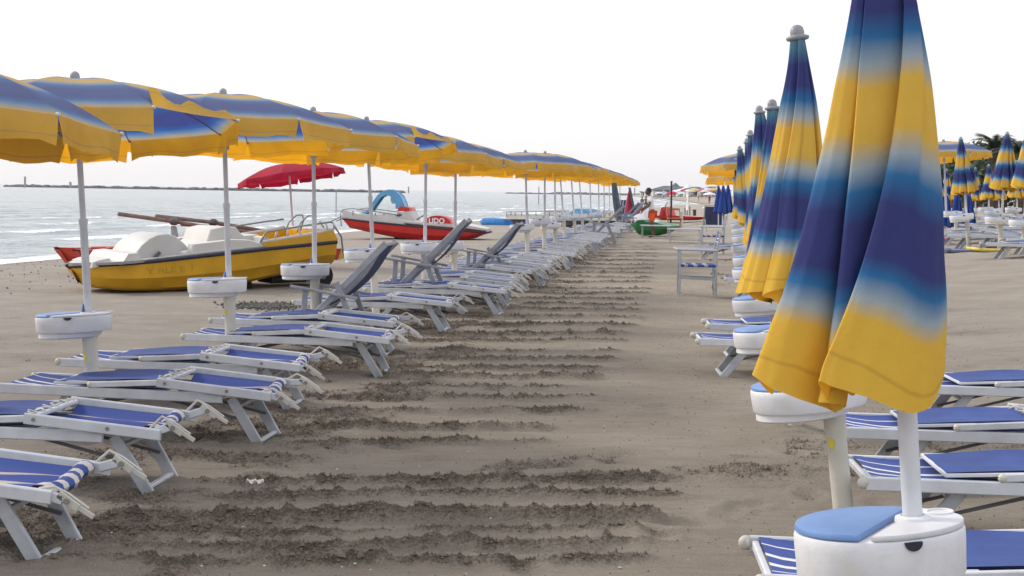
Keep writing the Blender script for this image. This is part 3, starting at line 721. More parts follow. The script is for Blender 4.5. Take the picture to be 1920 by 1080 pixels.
# ---- the left row: open parasols (knob pixel, pole-at-table pixel, distance)
LEFT = [  # pole x, table y, knob x, knob y, Y, variant, spin, label bits
    (-140, 655, -152, 92, 5.45, 'plain1', .26, 'open blue and yellow parasol cut off by the left edge of the photo', None),
    (166, 590, 140, 137, 6.65, 'flip', .715, 'open parasol with one yellow flap blown up over the canopy', 'leftmost white table with blue lid, in front of the yellow boat bow'),
    (429, 524, 418, 168, 8.55, 'plain2', .77, 'open parasol just left of the red one, its pole crossing the yellow boat', 'round white table on the pole that crosses the middle of the yellow boat'),
    (590, 497, 587, 202, 10.3, 'plain3', .2, 'open parasol whose pole stands before the red parasol and yellow boat stern', 'round white table in front of the stern of the yellow boat'),
    (699, 468, 687, 220, 12.3, 'flip2', .63, 'open parasol with a tattered upturned flap, pole before the left part of the red boat', 'round white table partly hidden behind the nearest raised deck chair'),
    (797, 457, 799, 247, 14.3, 'plain1', .15, 'open parasol whose pole stands before the middle of the red boat', 'round white table below the middle of the red pedal boat'),
    (853, 455, 855, 262, 15.8, 'plain2', .0, 'open parasol whose pole stands before the right part of the red boat', 'round white table below the bow end of the red pedal boat'),
    (988, 422, 985, 282, 20.8, 'plain3', .2, 'open parasol whose pole stands left of the black hulled boat middle', 'round white table in front of the left part of the black hulled boat'),
    (1021, 411, 1022, 284, 22.3, 'plain1', .38, 'open parasol, second pole in front of the black hulled boat', 'white table in front of the black hull, second from the gap in the row'),
    (1041, 418, 1040, 291, 24.0, 'flip', .1, 'open parasol, third pole in front of the black hulled boat', 'white table in front of the black hull, third from the gap in the row'),
    (1056, 404, 1048, 296, 26.4, 'plain2', .25, 'open parasol with strongly leaning pole just left of the blue wheel cover', 'white table just left of the blue wheel cover'),
    (1076, 402, 1069, 300, 29.0, 'plain3', .1, 'open parasol with leaning pole crossing the blue wheel cover', 'white table right below the blue wheel cover'),
    (1091, 402, 1084, 306, 32.0, 'flip2', .3, 'open parasol whose pole crosses the right edge of the blue wheel cover', 'white table below the right edge of the blue wheel cover'),
    (1108, 401, 1105, 310, 35.2, 'plain1', .0, 'open parasol, first pole right of the blue wheel cover', 'white table, first one right of the blue wheel cover'),
    (1123, 399, 1122, 315, 38.5, 'plain2', .2, 'open parasol, second pole right of the blue wheel cover', 'white table, second one right of the blue wheel cover'),
    (1133, 397, 1132, 318, 41.5, 'flip', .35, 'open parasol, third pole right of the blue wheel cover', 'white table, third one right of the blue wheel cover'),
    (1143, 395, 1142, 322, 44.5, 'plain3', .15, 'open parasol, last one with a visible white pole before the grey rolled parasol', 'white table, last of the row before the grey rolled parasol'),
    (1152, 394, 1152, 325, 48, 'plain1', .0, 'open parasol above the grey rolled parasol', None),
    (1163, 393, 1162, 329, 52, 'flip2', .2, 'farthest open parasol, its frayed tip ending the row', None)]
GL = 'open parasols in the seaside row'; GT = 'round tables on the poles of the seaside row'
for i, (px, ty, kx, ky, Y, var, sp, lab, tlab) in enumerate(LEFT):
    T, K = at(px, ty, Y), at(kx, ky, Y + .02)
    open_parasol(T, K, var, lab, GL, sp, ribs=i < 13, tilt=.09 if i == 0 else .03)
    if tlab or i == 0: table_stand(T, K, tlab or 'round white table hidden at the left edge', GT, random.uniform(-.25, .2) if i > 1 else -.12)

# ---- the right row: closed parasols
RIGHT = [(1712, 983, 1649, -182, 2.57, 'near', 0, 'largest closed parasol in the foreground, cropped by the top of the photo', 'nearest round table with light blue lid in the bottom right corner', 0),
         (1558, 716, 1493, 45, 4.57, 'c1', 0, 'closed parasol left of the foreground one, its grey knob against the sky', 'round table with light blue lid just below the hem of the foreground parasol', 0),
         (1478, 615, 1447, 185, 6.7, 'c2', .4, 'closed parasol hidden behind the second one with only its left side showing', 'round table peeking out left of the big hem with one lounger behind it', -.1),
         (1452, 556, 1423, 197, 8.7, 'c3', .9, 'closed parasol whose small knob shows left of the large ones', 'round table with a light blue lid beside the hem of the second parasol', .05),
         (1432, 500, 1406, 243, 11.5, 'c1', 1.4, 'closed parasol, fifth in the row from the foreground', 'small round table right of the director chair at knee height', .1),
         (1425, 478, 1400, 258, 13.4, 'c2', 2.0, 'closed parasol, sixth in the row from the foreground', 'small round table above the fifth one in the row', 0),
         (1415, 455, 1386, 273, 15.6, 'c3', 2.5, 'closed parasol, seventh in the row, its knob lowest of the visible ones', 'small round table, sixth in the row', 0),
         (1410, 438, 1383, 285, 18.2, 'c1', 3.0, 'closed parasol, eighth in the row from the foreground', 'small round table, seventh in the row', 0),
         (1404, 424, 1379, 296, 21.0, 'c2', .3, 'closed parasol, ninth in the row from the foreground', 'small round table, eighth in the row', 0),
         (1398, 414, 1374, 306, 24.5, 'c3', .7, 'closed parasol, farthest of the row', 'small round table, farthest of the closed row', 0)]
GR = 'closed parasols in the right hand row'; GRT = 'round tables of the right hand row'
for i, (px, ty, kx, ky, Y, var, sp, lab, tlab, ts) in enumerate(RIGHT):
    T, K = at(px, ty, Y), at(kx, ky, Y + .02)
    closed_parasol(T, K, var, lab, GR, sp if i > 1 else 0)
    table_stand(T, K, tlab, GRT, ts, clamp=i > 0, scale=1.0 if i == 0 else 1.2)

# ---- field of parasols inland on the right, on the rising beach
GF = 'closed parasols of the inland field'; GFT = 'round tables of the inland field'
FIELD = [(1812, 402, 1801, 256, 21.6, 'far', 0, 'closed parasol in front of the open inland parasol, its pole standing on sand', 'white table on the pole in front of the blue mat'),
         (1878, 408, 1889, 246, 21.2, 'far', 1, 'tall closed parasol in front of the palm tree', 'white table left of the tall parasol in front of the palm'),
         (1921, 413, 1930, 240, 20.5, 'far', 2, 'closed parasol cut off by the right edge of the photo', 'white table at the right edge of the photo'),
         (1829, 391, 1829, 313, 37, 'far', 2.6, 'small closed parasol, left one of the pair before the dark trees', 'small far table under the left one of the small pair'),
         (1854, 389, 1854, 307, 35, 'far', .5, 'small closed parasol, right one of the pair before the dark trees', 'small far table under the right one of the small pair'),
         (1753, 397, 1747, 285, 27, 'far', 1.5, 'closed parasol mostly hidden behind the right edge of the foreground one', 'white table beside the right edge of the foreground parasol')]
FIELD += [(1777, 393, 1775, 316, 39, 'far', .2, 'small closed parasol under the left part of the open inland parasol', 'far table below the left part of the open inland parasol'),
          (1873, 391, 1872, 318, 41, 'far', .8, 'small closed parasol just left of the tall one before the palm', 'far table just left of the tall parasol pole'),
          (1907, 391, 1906, 300, 33, 'far', 1.8, 'closed parasol between the tall one and the right edge', 'far table between the tall parasol and the right edge'),
          (1762, 392, 1760, 322, 44, 'far', 2.2, 'small closed parasol close to the edge of the foreground parasol', 'far table close to the edge of the foreground parasol')]
for px, ty, kx, ky, Y, var, sp, lab, tlab in FIELD:
    T, K = at(px, ty, Y), at(kx, ky, Y); closed_parasol(T, K, var, lab, GF, sp)
    table_stand(T, K, tlab, GFT, random.uniform(-.5, .5), sticker=False)
for px, ty, Y, lab in ((1905, 390, 33, 'far white table right of the tall closed parasol'), (1870, 396, 28, 'far white table just left of the tall closed parasol'), (1793, 397, 26, 'far white table behind the blue mat')):
    T = at(px, ty, Y); table_stand(T, T + Vector((0, 0, 1)), lab, GFT, 0, sticker=False, clamp=False)
open_parasol(at(1774, 398, 24), at(1769, 262, 24), 'plain1', 'open parasol inland behind the big closed one, beside the palm trees', 'open parasols inland', .3)
open_parasol(at(1412, 400, 21.5), at(1408, 282, 21.5), 'plain2', 'open parasol peeking out left of the closed row, upper of two', 'open parasols inland', .1)
open_parasol(at(1392, 395, 30), at(1388, 312, 30), 'flip', 'open parasol peeking out left of the closed row, lower of two', 'open parasols inland', .3)
SHORTBLUE = closed_mesh(31, L=.95, r1=.24, fins=6, mat='blue_canopy', wind=(0, 0), dens=12)
P2 = pole_mesh(1.4, .018, joint=False)
for px, kx, ky, by, Y, lab in ((1772, 1772, 352, 402, 27, 'low blue closed parasol, leftmost of three under the open inland one'), (1793, 1794, 352, 402, 27.6, 'low blue closed parasol, middle of three behind the striped one'), (1815, 1816, 355, 402, 28.2, 'low blue closed parasol, rightmost of three behind the striped one'),
                          (1347, 1347, 346, 400, 38, 'blue closed parasol left of the closed row, left one of three'), (1355, 1356, 345, 400, 36, 'blue closed parasol left of the closed row, middle one of three'), (1364, 1365, 344, 400, 37, 'blue closed parasol left of the closed row, right one of three')):
    T, K = at(px, by, Y), at(kx, ky, Y); closed_parasol(T, K, None, lab, 'plain blue closed parasols', 0, SHORTBLUE, 'closed_parasol', P2, True)

# red parasol stuck in the sand by the yellow boat
RC = canopy_mesh(9, (), 'red_canopy', 1.0, .24, .08)
T, K = at(556, 500, 20.2), at(541, 306, 20)
q = Vector((0, 0, 1)).rotation_difference(Vector((-.17, .05, 1)).normalized())
g = gz(T.x, T.y); t = thing('beach_parasol', 'open crimson parasol with ragged hem standing behind the yellow boat', 'parasol', (T.x, T.y, g), 0)
top = K - Vector((T.x, T.y, g)); put('canopy', RC, t, top, q.to_euler())
b = MB(); b.tube([(0, 0, -.2), top], .02, 'pole_white', 10); b.tube([top, top + Vector((-.02, 0, .09))], [.03, .008], 'crimson_cloth', 8); b.tube([top + Vector((-.02, 0, .09)), top + Vector((-.028, 0, .16))], .008, 'pole_white', 6); put('pole', b.mesh('pole', True, 40), t)

# rolled parasols at the end of the left row
RED2 = closed_mesh(41, L=1.0, r1=.27, fins=6, mat='maroon_cloth', wind=(0, 0), dens=12)
GRY = closed_mesh(42, L=1.5, r0_=.12, r1=.17, fins=5, mat='grey_cloth', wind=(.12, 0), dens=12)
T, K = at(1184, 416, 40), at(1181, 349, 40); t = closed_parasol(T, K, None, 'closed maroon and grey parasol left of the man in white', 'rolled parasols by the row end', .4, RED2, pole=P2, knob=False)
b = MB(); b.grid(lambda u, v: (.10 + (.16 * v) - .07 * u + .03 * math.sin(u * 9), -.03 - .26 * v - .01 * math.cos(u * 6), -1.0 * v), 6, 10, 'grey_cloth'); b.open = True
put('cover_panel', b.mesh('cover_panel', True), t, (-.1, .0, (K - Vector(t.location)).length - .05))
T, K = at(1156, 420, 41), at(1151, 340, 41); closed_parasol(T, K, None, 'dark grey rolled parasol standing before the sea, right of the white poles', 'rolled parasols by the row end', 0, GRY, pole=P2, knob=False)
# ------------------------------------------------------------------ sun loungers
def lounger_parts(cloth='sling_striped', seed=1):
    rg = random.Random(seed); P = {}
    hw = .265
    for nm, s in (('near', -1), ('far', 1)):
        b = MB(); b.bar((0, s * hw, .283), (1.36, s * hw, .268), .028, .058, 'rail_white'); P['rail' + nm] = b.mesh('side_rail')
        b = MB(); b.ball((-.012, s * (hw + .002), .286), .027, 'cap_plastic', 12, (1, .75, 1)); b.tube([(0, s * hw, .286), (-.012, s * hw, .286)], .022, 'cap_plastic', 10); P['cap' + nm] = b.mesh('end_cap', True)
        b = MB(); y = s * (hw + .031)
        b.bar((.98, y, .352), (1.66, y, .290), .028, .054, 'rail_white')
        for x, z in ((1.03, .349), (1.40, .316)): b.tube([(x, y - s * .01, z), (x, y + s * .019, z)], .010, 'screw', 10)
        P['back' + nm] = b.mesh('backrest_rail')
        b = MB(); y = s * (hw + .006)
        b.bar((.56, y, .322), (1.02, y, .350), .024, .034, 'rail_white'); b.ball((.565, y, .322), .021, 'cap_plastic', 8); b.ball((1.0, y, .352), .025, 'cap_plastic', 8)
        P['arm' + nm] = b.mesh('hood_arm')
        # pale plastic clamp hanging from the head end
        b = MB(); y = s * (hw + .02); dz = rg.uniform(-.03, .03)
        b.bar((1.62, y, .300), (1.70, y, .302 + dz), .022, .040, 'rail_white')
        b.bar((1.685, y - .006, .325 + dz), (1.765, y - .006, .272 + dz), .010, .032, 'cap_plastic'); b.bar((1.755, y - .004, .282 + dz), (1.825, y - .004, .240 + dz), .009, .020, 'cap_plastic')
        b.tube([(1.60, y + .01, .318), (1.66, y + .012, .35 + dz), (1.72, y + .012, .322 + dz), (1.80, y + .012, .268 + dz)], .007, 'cap_plastic', 6)
        b.tube([(1.72, y - .02, .30 + dz), (1.72, y + .02, .30 + dz)], .012, 'screw', 8)
        P['clamp' + nm] = b.mesh('hood_clamp')
    def uleg(x0, x1, yw, z0):
        b = MB()
        for s in (-1, 1): b.bar((x0, s * (yw + .015), z0), (x1, s * yw, -.02), .022, .060, 'leg_grey', up=(1, 0, 0))
        b.bar((x1 - .01, -yw, .006), (x1 - .01, yw, .006), .030, .018, 'rail_white'); b.bar((x0 + (x1 - x0) * .2, -yw, z0 * .8), (x0 + (x1 - x0) * .2, yw, z0 * .8), .022, .022, 'leg_grey')
        return b
    P['legh'] = uleg(1.395, 1.565, .19, .262).mesh('leg_frame'); P['legf'] = uleg(.42, .20, .19, .262).mesh('leg_frame')
    for i, s in enumerate((-1, 1)):
        b = MB(); b.bar((.95, s * .17, .25), (1.50, s * .17, .12), .010, .016, 'dark_metal'); P['strut%d' % i] = b.mesh('leg_strut')
        b = MB(); b.bar((.80, s * .17, .25), (.30, s * .17, .12), .010, .016, 'dark_metal'); P['strut%d' % (i + 2)] = b.mesh('leg_strut')
    b = MB(); b.bar((.02, -hw, .283), (.02, hw, .283), .024, .030, 'rail_white'); P['bar0'] = b.mesh('crossbar')
    b = MB(); b.bar((1.015, -hw, .358), (1.015, hw, .358), .030, .020, 'rail_white')
    b.tube([(.99 + .035 * math.sin(i * 1.3), -.28 + .02 * i, .372 + .008 * math.sin(i * 2.1)) for i in range(28)], .005, 'cap_plastic', 5)
    P['bars'] = b.mesh('crossbar')
    b = MB()
    def seat(u, v):
        x = .03 + .98 * u; y = -hw + 2 * hw * v; sag = .030 * math.sin(math.pi * v) ** .6 * math.sin(math.pi * u) ** .4
        return (x, y, .307 - .012 * u - sag + .004 * math.sin(x * 17 + y * 5), v)
    b.grid(seat, 18, 14, cloth); b.open = True; P['seat'] = b.mesh('seat_sling', True)
    b = MB()
    ph = rg.uniform(0, 6)
    def back(u, v):
        x = 1.03 + .56 * u; y = -.25 + .50 * v; sag = .05 * math.sin(math.pi * v) ** .7 * (1 - .55 * u)
        return (x, y, .345 - .045 * u - sag + .012 * math.sin(v * 19 + ph + u * 3) * (1 - u * .4) * math.sin(math.pi * v), (v * .9 + .05 + .04 * math.sin(u * 4)) % 1)
    b.grid(back, 12, 22, 'sling_cream'); b.open = True; P['backc'] = b.mesh('back_sling', True)
    b = MB()
    def roll(u, v):
        a = u * 2 * math.pi; r = .030 * (1 + .12 * math.sin(v * 14)); return (1.585 + r * 1.3 * math.cos(a) + .02 * math.sin(v * 5), -.26 + .52 * v, .300 + r * math.sin(a) - .012 * math.sin(math.pi * v), .05 + v * .9)
    b.grid(roll, 10, 20, 'sling_roll'); b.open = True; P['roll'] = b.mesh('sling_roll', True)
    b = MB()
    def hood(u, v):
        x = .34 + .66 * u; y = -.24 + .48 * v; return (x, y, .330 + .030 * u + .010 * math.sin(math.pi * u) - .012 * math.sin(math.pi * v) * math.sin(math.pi * u) + .003 * math.sin(y * 30 + x * 9))
    b.grid(hood, 10, 8, 'hood_blue'); b.open = True; P['hood'] = b.mesh('hood_cloth', True)
    b = MB()
    for s in (-1, 1): b.bar((.335, s * .247, .322), (.66, s * .247, .336), .013, .016, 'rail_white')
    b.bar((.338, -.247, .322), (.338, .247, .322), .014, .016, 'rail_white'); P['hoodf'] = b.mesh('hood_frame')
    return P
LG = [lounger_parts(seed=1), lounger_parts(seed=2), lounger_parts(seed=3)]
def lounger(loc, yaw, label, group, hood=True, k=0, full=True, tilt=(0, 0)):
    P = LG[k % 3]; t = thing('sun_lounger', label, 'sun lounger', loc, (tilt[0], tilt[1], yaw), group)
    for s in ('near', 'far'):
        r = put('side_rail', P['rail' + s], t); put('end_cap', P['cap' + s], r)
        put('backrest_rail', P['back' + s], t)
        if full: put('hood_clamp', P['clamp' + s], t)
        if hood: put('hood_arm', P['arm' + s], t)
    put('leg_frame', P['legh'], t); put('leg_frame', P['legf'], t); put('crossbar', P['bars'], t)
    put('seat_sling', P['seat'], t); bs = put('back_sling', P['backc'], t); put('sling_roll', P['roll'], bs)
    if full:
        put('crossbar', P['bar0'], t)
        for i in range(4): put('leg_strut', P['strut%d' % i], t)
    if hood: h = put('hood_cloth', P['hood'], t); put('hood_frame', P['hoodf'], h)
    return t
YAW = R(-5.5)
def by_foot(px, py, yaw, lx=1.565, ly=-.19):
    g = gnd(px, py); c, s = math.cos(yaw), math.sin(yaw); x, y = g.x - (lx * c - ly * s), g.y - (lx * s + ly * c)
    return Vector((x, y, gz(g.x, g.y)))
GLL = 'loungers lying in a row under the seaside parasols'
LL = [(75, 1055, 'lounger cut off by the lower left corner with its wide leg frame showing'),
      (279, 918, 'second lounger from the lower left corner, running out of the left edge'),
      (487, 829, 'fully visible lounger just right of the leftmost table post, nearer of its pair'),
      (543, 766, 'lounger right behind the pair partner beside the leftmost table post'),
      (712, 706, 'lounger in front of the second table post, nearer of that pair'),
      (722, 668, 'lounger in front of the second table post, farther of that pair'),
      (832, 623, 'lounger right of the nearest raised deck chair with its leg frame on raked sand'),
      (868, 590, 'lounger tucked behind the one right of the nearest raised deck chair'),
      (934, 593, 'lounger whose leg frame stands below the middle raised deck chair')]
random.seed(21)
for i, (px, py, lab) in enumerate(LL):
    yw = YAW + random.uniform(-.02, .02); p = by_foot(px, py, yw); lounger(p, yw, lab, GLL, True, i, tilt=(0, random.uniform(-.006, .006)))
RAISED = {3, 7, 8, 13, 19}
for i in range(25):
    Y = 13.6 + i * 1.06 + random.uniform(-.15, .15); X = -.19 + .172 * (Y - 12.7) + random.uniform(-.12, .12) - .1; Y *= KD
    yw = YAW + random.uniform(-.05, .05); c, s = math.cos(yw), math.sin(yw)
    hx, hy = X - 1.565 * c, Y - 1.565 * s
    lounger((hx, hy, gz(hx + .8, hy)), yw, f'lounger in the far run of the seaside row, {ORD[i]} beyond the middle raised deck chair', GLL, random.random() < .6, i, i < 10)

# right hand loungers, cap end towards the aisle
GRL = 'loungers of the right hand row with their ends towards the aisle'
def by_cap(px, py, Y=None, yaw=YAW):      # near cap end seen at the pixel, .285 above the sand
    d = ray(px, py); z = .30
    for _ in range(20):
        p = CAM + d * ((z - CAMH) / d.z); z = .286 + gz(p.x, p.y)
    c, s = math.cos(yaw), math.sin(yaw); return Vector((p.x - (.265 * s), p.y + .265 * c, gz(p.x, p.y)))
RL = [(1434, 1092, 0, 'striped lounger at the bottom edge behind the nearest table', True),
      (1624, 905, 0, 'striped lounger with solid blue hood, first one above the nearest table', True),
      (1585, 810, 0, 'striped lounger just below the yellow hem of the foreground parasol', True),
      (1700, 728, 0, 'lounger showing only its head part right of the yellow hem', True),
      (1312, 640, 0, 'striped lounger sticking out left of the round table, nearer of the pair', True),
      (1330, 612, 0, 'striped lounger sticking out left of the round table, farther of the pair', True),
      (1362, 524, 0, 'lounger end showing right of the director chair below its armrest', False),
      (1300, 463, 0, 'lounger with blue cloth behind the backrest of the director chair', True)]
for i, (px, py, _, lab, hd) in enumerate(RL):
    yw = YAW + R(2.5) + random.uniform(-.015, .015); lounger(by_cap(px, py, yaw=yw), yw, lab, GRL, hd, i)
GFL = 'loungers of the inland field'
k = 0
for px, py, yw, lab in ((1757, 436, -.1, 'inland lounger left of the pole with the blue mat'), (1822, 440, -.15, 'inland lounger right of the pole with the blue mat'),
                    (1852, 458, -.1, 'nearest inland lounger with its cap end before the yellow mat'), (1745, 420, -.2, 'inland lounger behind the leftmost inland one'),
                    (1800, 419, -.1, 'inland lounger in the back behind the pole'), (1870, 425, .1, 'inland lounger between the two right inland table posts'),
                    (1890, 443, -.1, 'inland lounger at the right edge of the photo'), (1840, 410, -.1, 'far inland lounger below the small closed pair'), (1765, 408, -.1, 'far inland lounger just right of the foreground parasol edge'), (1812, 405, .05, 'far inland lounger behind the pole of the open inland parasol'), (1880, 404, -.1, 'far inland lounger under the tall closed parasol'), (1905, 412, -.15, 'far inland lounger near the right edge of the photo'), (1850, 428, -.1, 'inland lounger between the blue mat pole and the next post'), (1780, 428, -.1, 'inland lounger crossing the pole with the blue mat')):
    lounger(by_cap(px, py, yaw=yw), yw, lab, GFL, k % 2 == 0, k, False); k += 1

# ------------------------------------------------------------------ raised deck chairs (grey wood, seen from behind)
def deck_parts():
    P = {}
    w = .26
    b = MB()
    for s in (-1, 1): b.bar((.02, s * w, .22), (.88, s * w, 1.0), .026, .062, 'chair_grey', up=(0, 1, 0)) if False else b.bar((.10, s * w, .22), (.86, s * w, .99), .028, .060, 'chair_grey')
    b.bar((.845, -w, .975), (.845, w, .975), .03, .03, 'chair_grey'); b.bar((.12, -w, .24), (.12, w, .24), .03, .03, 'chair_grey'); P['back_frame'] = b.mesh('back_frame')
    for nm, s in (('n', -1), ('f', 1)):
        b = MB(); b.bar((-.03, s * (w + .05), .575), (.60, s * (w + .05), .475), .045, .026, 'chair_grey'); P['armrest' + nm] = b.mesh('armrest')
        b = MB(); b.bar((.11, s * (w + .035), .56), (.07, s * (w + .035), -.02), .024, .050, 'chair_grey'); P['legf' + nm] = b.mesh('leg')
        b = MB(); b.bar((.40, s * (w + .03), .62), (.66, s * (w + .03), -.02), .024, .050, 'chair_grey'); P['legb' + nm] = b.mesh('leg')
        b = MB(); b.bar((-.02, s * (w - .03), .30), (.50, s * (w - .03), .22), .024, .045, 'chair_grey'); P['seat' + nm] = b.mesh('seat_rail')
    b = MB()
    b.grid(lambda u, v: (.84 - .60 * u + .05 * math.sin(math.pi * u), -.235 + .47 * v, .97 - .60 * u - .07 * math.sin(math.pi * u)), 12, 6, 'chair_cloth')
    b.grid(lambda u, v: (.0 + .42 * u, -.22 + .44 * v, .325 - .06 * u - .03 * math.sin(math.pi * v)), 6, 6, 'chair_cloth'); b.open = True; P['sling'] = b.mesh('sling', True)
    b = MB(); b.bar((.61, -w, .10), (.61, w, .10), .022, .03, 'chair_grey'); b.bar((.08, -w, .12), (.08, w, .12), .022, .03, 'chair_grey'); P['stretcher'] = b.mesh('stretcher')
    return P
DP = deck_parts()
def deck_chair(loc, yaw, label, group, scale=1):
    t = thing('deck_chair', label, 'deck chair', loc, yaw, group); t.scale = (scale,) * 3
    for k, n in (('back_frame', 'back_frame'), ('armrestn', 'armrest'), ('armrestf', 'armrest'), ('legfn', 'leg'), ('legff', 'leg'), ('legbn', 'leg'), ('legbf', 'leg'), ('seatn', 'seat_rail'), ('seatf', 'seat_rail'), ('sling', 'sling'), ('stretcher', 'stretcher')): put(n, DP[k], t)
    return t
GD = 'grey raised deck chairs among the seaside loungers'
def place_px(px, py, Y): p = at(px, py, Y); return Vector((p.x, p.y, gz(p.x, p.y)))
deck_chair(place_px(566, 500, 10.1), R(-6), 'grey deck chair with high raised back in front of the yellow boat stern', GD)
deck_chair(place_px(731, 500, 13.2), R(-4), 'grey deck chair with high raised back overlapping the red pedal boat', GD, 1.13)
deck_chair(place_px(872, 480, 16.4), R(-8), 'grey deck chair with its back rail rising below the bow of the red boat', GD)
deck_chair(place_px(1106, 440, 30), R(-6), 'far grey deck chair with raised back before the rolled grey parasol', GD, 1.1)
deck_chair(place_px(1156, 430, 39), R(15), 'far deck chair standing left of the maroon parasol', GD, 1.1)

# ------------------------------------------------------------------ director chair, seen from its side
def director(loc, yaw, label, s=1.0):
    t = thing('director_chair', label, 'chair', loc, yaw, 'metal director chairs'); t.scale = (s,) * 3
    W2, D2 = .26, .22
    for x in (-W2, W2):
        for y in (-D2, D2):
            b = MB(); b.bar((x, y, -.02), (x, y, .66 if x < 0 else .66), .030, .030, 'alu'); put('leg', b.mesh('leg'), t)
    for y in (-D2, D2):
        b = MB(); b.tube([(-W2 - .05, y, .675), (W2 + .02, y, .665)], .017, 'alu', 10); b.ball((-W2 - .055, y, .675), .022, 'cap_plastic', 8); put('armrest', b.mesh('armrest', True, 40), t)
        b = MB(); b.bar((-W2, y, .27), (W2, y, .25), .02, .034, 'alu'); b.bar((-W2, y, .44), (W2, y, .44), .024, .03, 'alu'); put('side_rail', b.mesh('side_rail'), t)
    for y in (-D2, D2):
        b = MB(); b.bar((W2, y, .64), (W2 + .05, y, .94), .028, .028, 'alu'); put('back_post', b.mesh('back_post'), t)
    b = MB(); b.grid(lambda u, v: (W2 + .012 + .042 * u, -D2 - .012 + (2 * D2 + .024) * v, .72 + .21 * u, u), 4, 14, 'sling_striped'); b.open = True; put('back_cloth', b.mesh('back_cloth'), t)
    b = MB(); b.grid(lambda u, v: (-W2 + 2 * W2 * u, -D2 - .02 + (2 * D2 + .04) * v, .462 - .03 * math.sin(math.pi * v), u), 24, 10, 'seat_grey')
    for y in (-D2 - .016, D2 + .016): b.grid(lambda u, v, y=y: (-W2 + .01 + (2 * W2 - .02) * u, y + .018 * math.sin(v * 6.28), .445 + .018 * math.cos(v * 6.28), u), 24, 8, 'seat_grey')
    b.open = True; put('seat_cloth', b.mesh('seat_cloth', True), t)
    b = MB(); b.bar((W2 - .02, -D2, .1), (W2 - .02, D2, .38), .016, .02, 'alu'); b.bar((W2 - .02, D2, .1), (W2 - .02, -D2, .38), .012, .02, 'alu'); put('stretcher', b.mesh('stretcher'), t)
    return t
director(gnd(1309, 556) + Vector((0, .2, 0)), R(-3), 'aluminium director chair with blue and white seat, standing alone in the aisle')
director(gnd(1338, 478) + Vector((0, .2, 0)), R(-5), 'aluminium director chair farther back, half hidden by the nearer one', 1.0)

# footstools
def stool(px, py, w, label, yaw=0, h=.40):
    g = gnd(px, py); t = thing('footstool', label, 'stool', g, yaw, 'low stools with blue tops in the aisle')
    for x in (-w / 2 + .06, w / 2 - .06):
        for y in (-.2, .2):
            b = MB(); b.tube([(x, y, h - .03), (x, y, -.02)], .012, 'alu', 8); put('leg', b.mesh('leg', True, 40), t)
    b = MB()
    for y in (-.22, .22): b.tube([(-w / 2, y, h), (w / 2, y, h)], .022, 'rail_white', 10)
    put('frame', b.mesh('frame', True, 40), t)
    b = MB(); b.grid(lambda u, v: (-w / 2 + .02 + (w - .04) * u, -.22 + .44 * v, h + .018 - .02 * math.sin(math.pi * v), v), 8, 8, 'sling_striped'); b.open = True; put('seat', b.mesh('seat', True), t)
    b = MB(); b.tube([(-w / 2 + .06, -.2, .08), (w / 2 - .06, -.2, .08)], .009, 'alu', 6); put('stretcher', b.mesh('stretcher'), t)
stool(1284, 455, 1.0, 'low stool with blue top standing right of the brown post')
stool(1228, 446, .95, 'low stool with blue top in front of the green boat')

# dark slung chair seen from behind
g = gnd(1339, 433); t = thing('deck_chair', 'dark striped upright deck chair seen from behind, left of the closed row', 'deck chair', g, R(5))
b = MB(); b.grid(lambda u, v: (-.36 + .72 * v, .10 - .14 * (1 - u) + .02 * math.sin(v * 9), .22 + .68 * (1 - u), .0), 6, 10, 'chair_cloth'); b.open = True; put('sling', b.mesh('sling', True), t)
b = MB()
for x in (-.38, .38): b.bar((x, .25, -.02), (x, -.06, .95), .03, .04, 'chair_grey')
b.bar((-.38, -.06, .94), (.38, -.06, .94), .03, .03, 'chair_grey'); put('frame', b.mesh('frame'), t)
for x in (-.34, .34): b = MB(); b.bar((x, -.25, -.02), (x, .12, .5), .03, .04, 'chair_grey'); put('leg', b.mesh('leg'), t)
